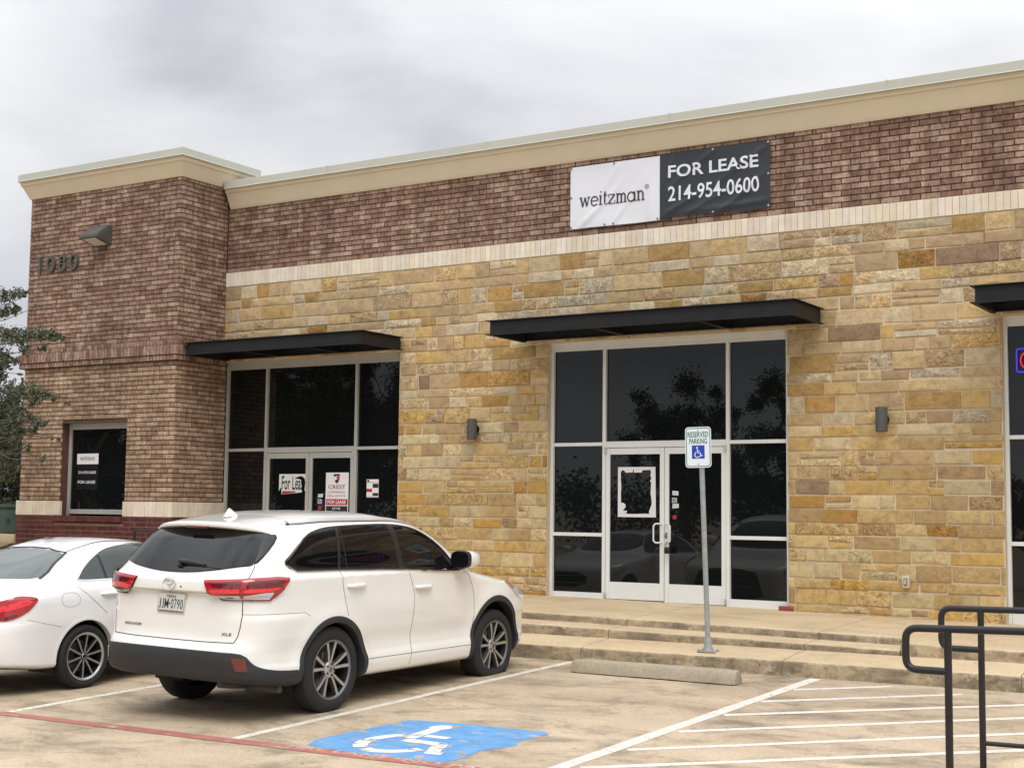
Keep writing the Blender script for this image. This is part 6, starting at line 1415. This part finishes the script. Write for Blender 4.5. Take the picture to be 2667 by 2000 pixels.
# the live oak whose branches reach in from the left in front of the tower
random.seed(31); tb = Vector((-13.6, -3.9, -.1)); T = Thing('live_oak', 'live oak with small grey green leaves hanging in front of the brick tower', 'tree', tuple(tb))
mb = MB(); fk = tb+Vector((-.1, .1, 1.5)); limb(mb, tb, fk, .17, .13, .05)
CL = []
for x_, y_, z_, r_ in [(-10.09,-3.13,4.51,0.16),(-9.92,-3.03,4.57,0.13),(-9.68,-3.11,4.50,0.10),(-10.21,-3.06,4.28,0.15),(-10.08,-2.98,4.31,0.12),(-9.86,-3.09,4.34,0.09),(-9.44,-3.06,4.32,0.05),(-10.17,-3.00,3.94,0.21),(-9.82,-3.02,3.86,0.18),(-9.51,-3.05,3.88,0.16),(-9.22,-3.11,3.87,0.14),(-9.11,-3.04,3.86,0.13),(-9.01,-2.98,3.85,0.10),(-8.94,-2.93,3.81,0.05),(-9.23,-3.10,3.64,0.10),(-9.72,-3.05,3.70,0.13),(-10.21,-2.99,3.54,0.16),(-10.08,-2.91,3.54,0.09),(-9.85,-2.97,3.28,0.05),(-10.25,-2.98,3.27,0.13),(-10.18,-2.92,3.08,0.18),(-9.75,-3.00,3.00,0.17),(-9.43,-3.04,3.02,0.16),(-9.22,-3.02,2.95,0.14),(-9.10,-2.93,2.90,0.10),(-9.44,-3.02,2.81,0.12),(-8.85,-2.88,2.80,0.05),(-10.29,-2.85,2.85,0.18),(-10.00,-2.89,2.68,0.20),(-9.60,-2.98,2.61,0.16),(-9.42,-2.98,2.54,0.13),(-9.22,-2.97,2.51,0.08),(-10.39,-2.75,2.48,0.22),(-9.99,-2.85,2.41,0.16),(-9.56,-2.93,2.37,0.11),(-10.60,-2.61,2.18,0.21),(-10.27,-2.65,2.18,0.15),(-9.82,-2.83,2.13,0.09),(-9.29,-2.95,1.91,0.07),(-9.25,-2.93,1.97,0.05),(-9.06,-2.84,2.27,0.05),(-9.15,-2.90,2.28,0.04),(-10.63,-2.61,1.90,0.19),(-10.50,-2.52,1.87,0.15),(-10.78,-2.44,1.66,0.15)]: CL.append((Vector((x_, y_, z_)), r_))
hubs = [limb(mb, fk, fk+Vector(d), .075, .03, .2)[-1] for d in ((1.1, .9, .3), (1.0, .8, 1.2), (1.0, .8, 2.2), (.3, .6, 2.9), (-1.3, -.6, 2.2), (-1.6, .8, 1.4), (-.6, -1.2, 1.9))]
for c, r_ in CL:
    h = min(hubs, key=lambda q: (q-c).length); limb(mb, h, c, .018, .004, .16, 5)
random.seed(33); extra = []
for _ in range(60):
    c = fk+Vector((random.gauss(-.9, .8), random.gauss(0, .9), random.gauss(1.7, .8))); extra.append((c, random.uniform(.25, .4)))
T.part('trunk', mb, 'bark', smooth=True)
mb = MB(); leaves(mb, CL, 850, .062, .42); leaves(mb, extra, 120, .065, .42); T.part('crown', mb, 'leaf_oak', fixn=False)
# darker trees beyond the left side of the building
oak('background_oak', 'dense dark oak behind the utility cabinet at the left edge', (-17.9, 2.5, .5), 3.7, 1.9, 100, 230, .11, 'leaf_dark', 41, 'trees beyond the planting bed', low=.10)
oak('background_oak', 'dark bushy tree farther back at the left edge', (-24.5, 8.0, .6), 5.0, 2.6, 60, 110, .16, 'leaf_dark', 42, 'trees beyond the planting bed')
for k, (x, y, r_, h_) in enumerate([(-16.5, 2.1, .55, 1.9), (-15.2, .9, .32, .7), (-17.6, 1.5, .6, 2.1)]):
    random.seed(50+k); T = Thing('shrub', ['tall dense dark shrub standing behind the green utility cabinet', 'low dark shrub directly behind the green utility cabinet', 'tall dark shrub at the very left edge beyond the utility cabinet'][k], 'shrub', (x, y, .5), 'shrubs by the utility cabinet')
    mb = MB(); cl = []
    for _ in range(int(20+40*h_)):
        c = Vector((x+random.gauss(0, r_*.6), y+random.gauss(0, r_*.6), .5+random.uniform(.05, 1)*h_)); limb(mb, (x, y, .45), c, .012, .004, .2, 3); cl.append((c, .22))
    T.part('stems', mb, 'bark'); mb = MB(); leaves(mb, cl, 240, .075); T.part('foliage', mb, 'leaf_dark', fixn=False)
# trees across the car park, seen mirrored in the shop windows
spots = [(-9.0, -20.0, 6.9, 2.9), (-6.0, -20.8, 7.3, 2.9), (-21.0, -19.5, 8.8, 3.6), (-26.0, -20.5, 9.4, 4.0), (-32.0, -20, 8.5, 3.8), (-29, -27, 9.5, 4.2), (14.5, -24, 5.6, 2.5), (-2.0, -34, 5.0, 2.2)]
for k, (x, y, h, s_) in enumerate(spots):
    oak('car_park_oak', ['oak across the car park mirrored in the tall middle pane of the double doors', 'oak mirrored in the right hand pane of the middle shopfront', 'tall oak mirrored in the left shopfront', 'second tall oak mirrored in the left shopfront', 'oak mirrored in the left edge of the left shopfront', 'oak standing behind the others across the car park', 'oak mirrored in the shopfront at the right edge', 'small far oak mirrored low in the double doors'][k], (x, y, lot(x, y)), h, s_, 90 if h > 8 else 54, 150 if h > 8 else 230, .15 if h > 8 else .12, 'leaf_dark', 60+k, 'oaks across the car park', .15)
random.seed(77); mb = MB(); cl = []
for i in range(260):
    x = random.uniform(-110, 60); cl.append((Vector((x, -75+random.gauss(0, 3), -1+random.uniform(.5, 4.2))), random.uniform(1.0, 2.0)))
for c, r_ in cl:
    for _ in range(110):
        p_ = c+rv(r_*.5); d = rv().normalized()*.20; s__ = d.cross(rv()).normalized()*.14; mb.add([p_-d, p_-s__, p_+d, p_+s__], [(0, 1, 2, 3)])
o = obj('far_woods', mb, 'leaf_dark', fixn=False); o['kind'] = 'stuff'
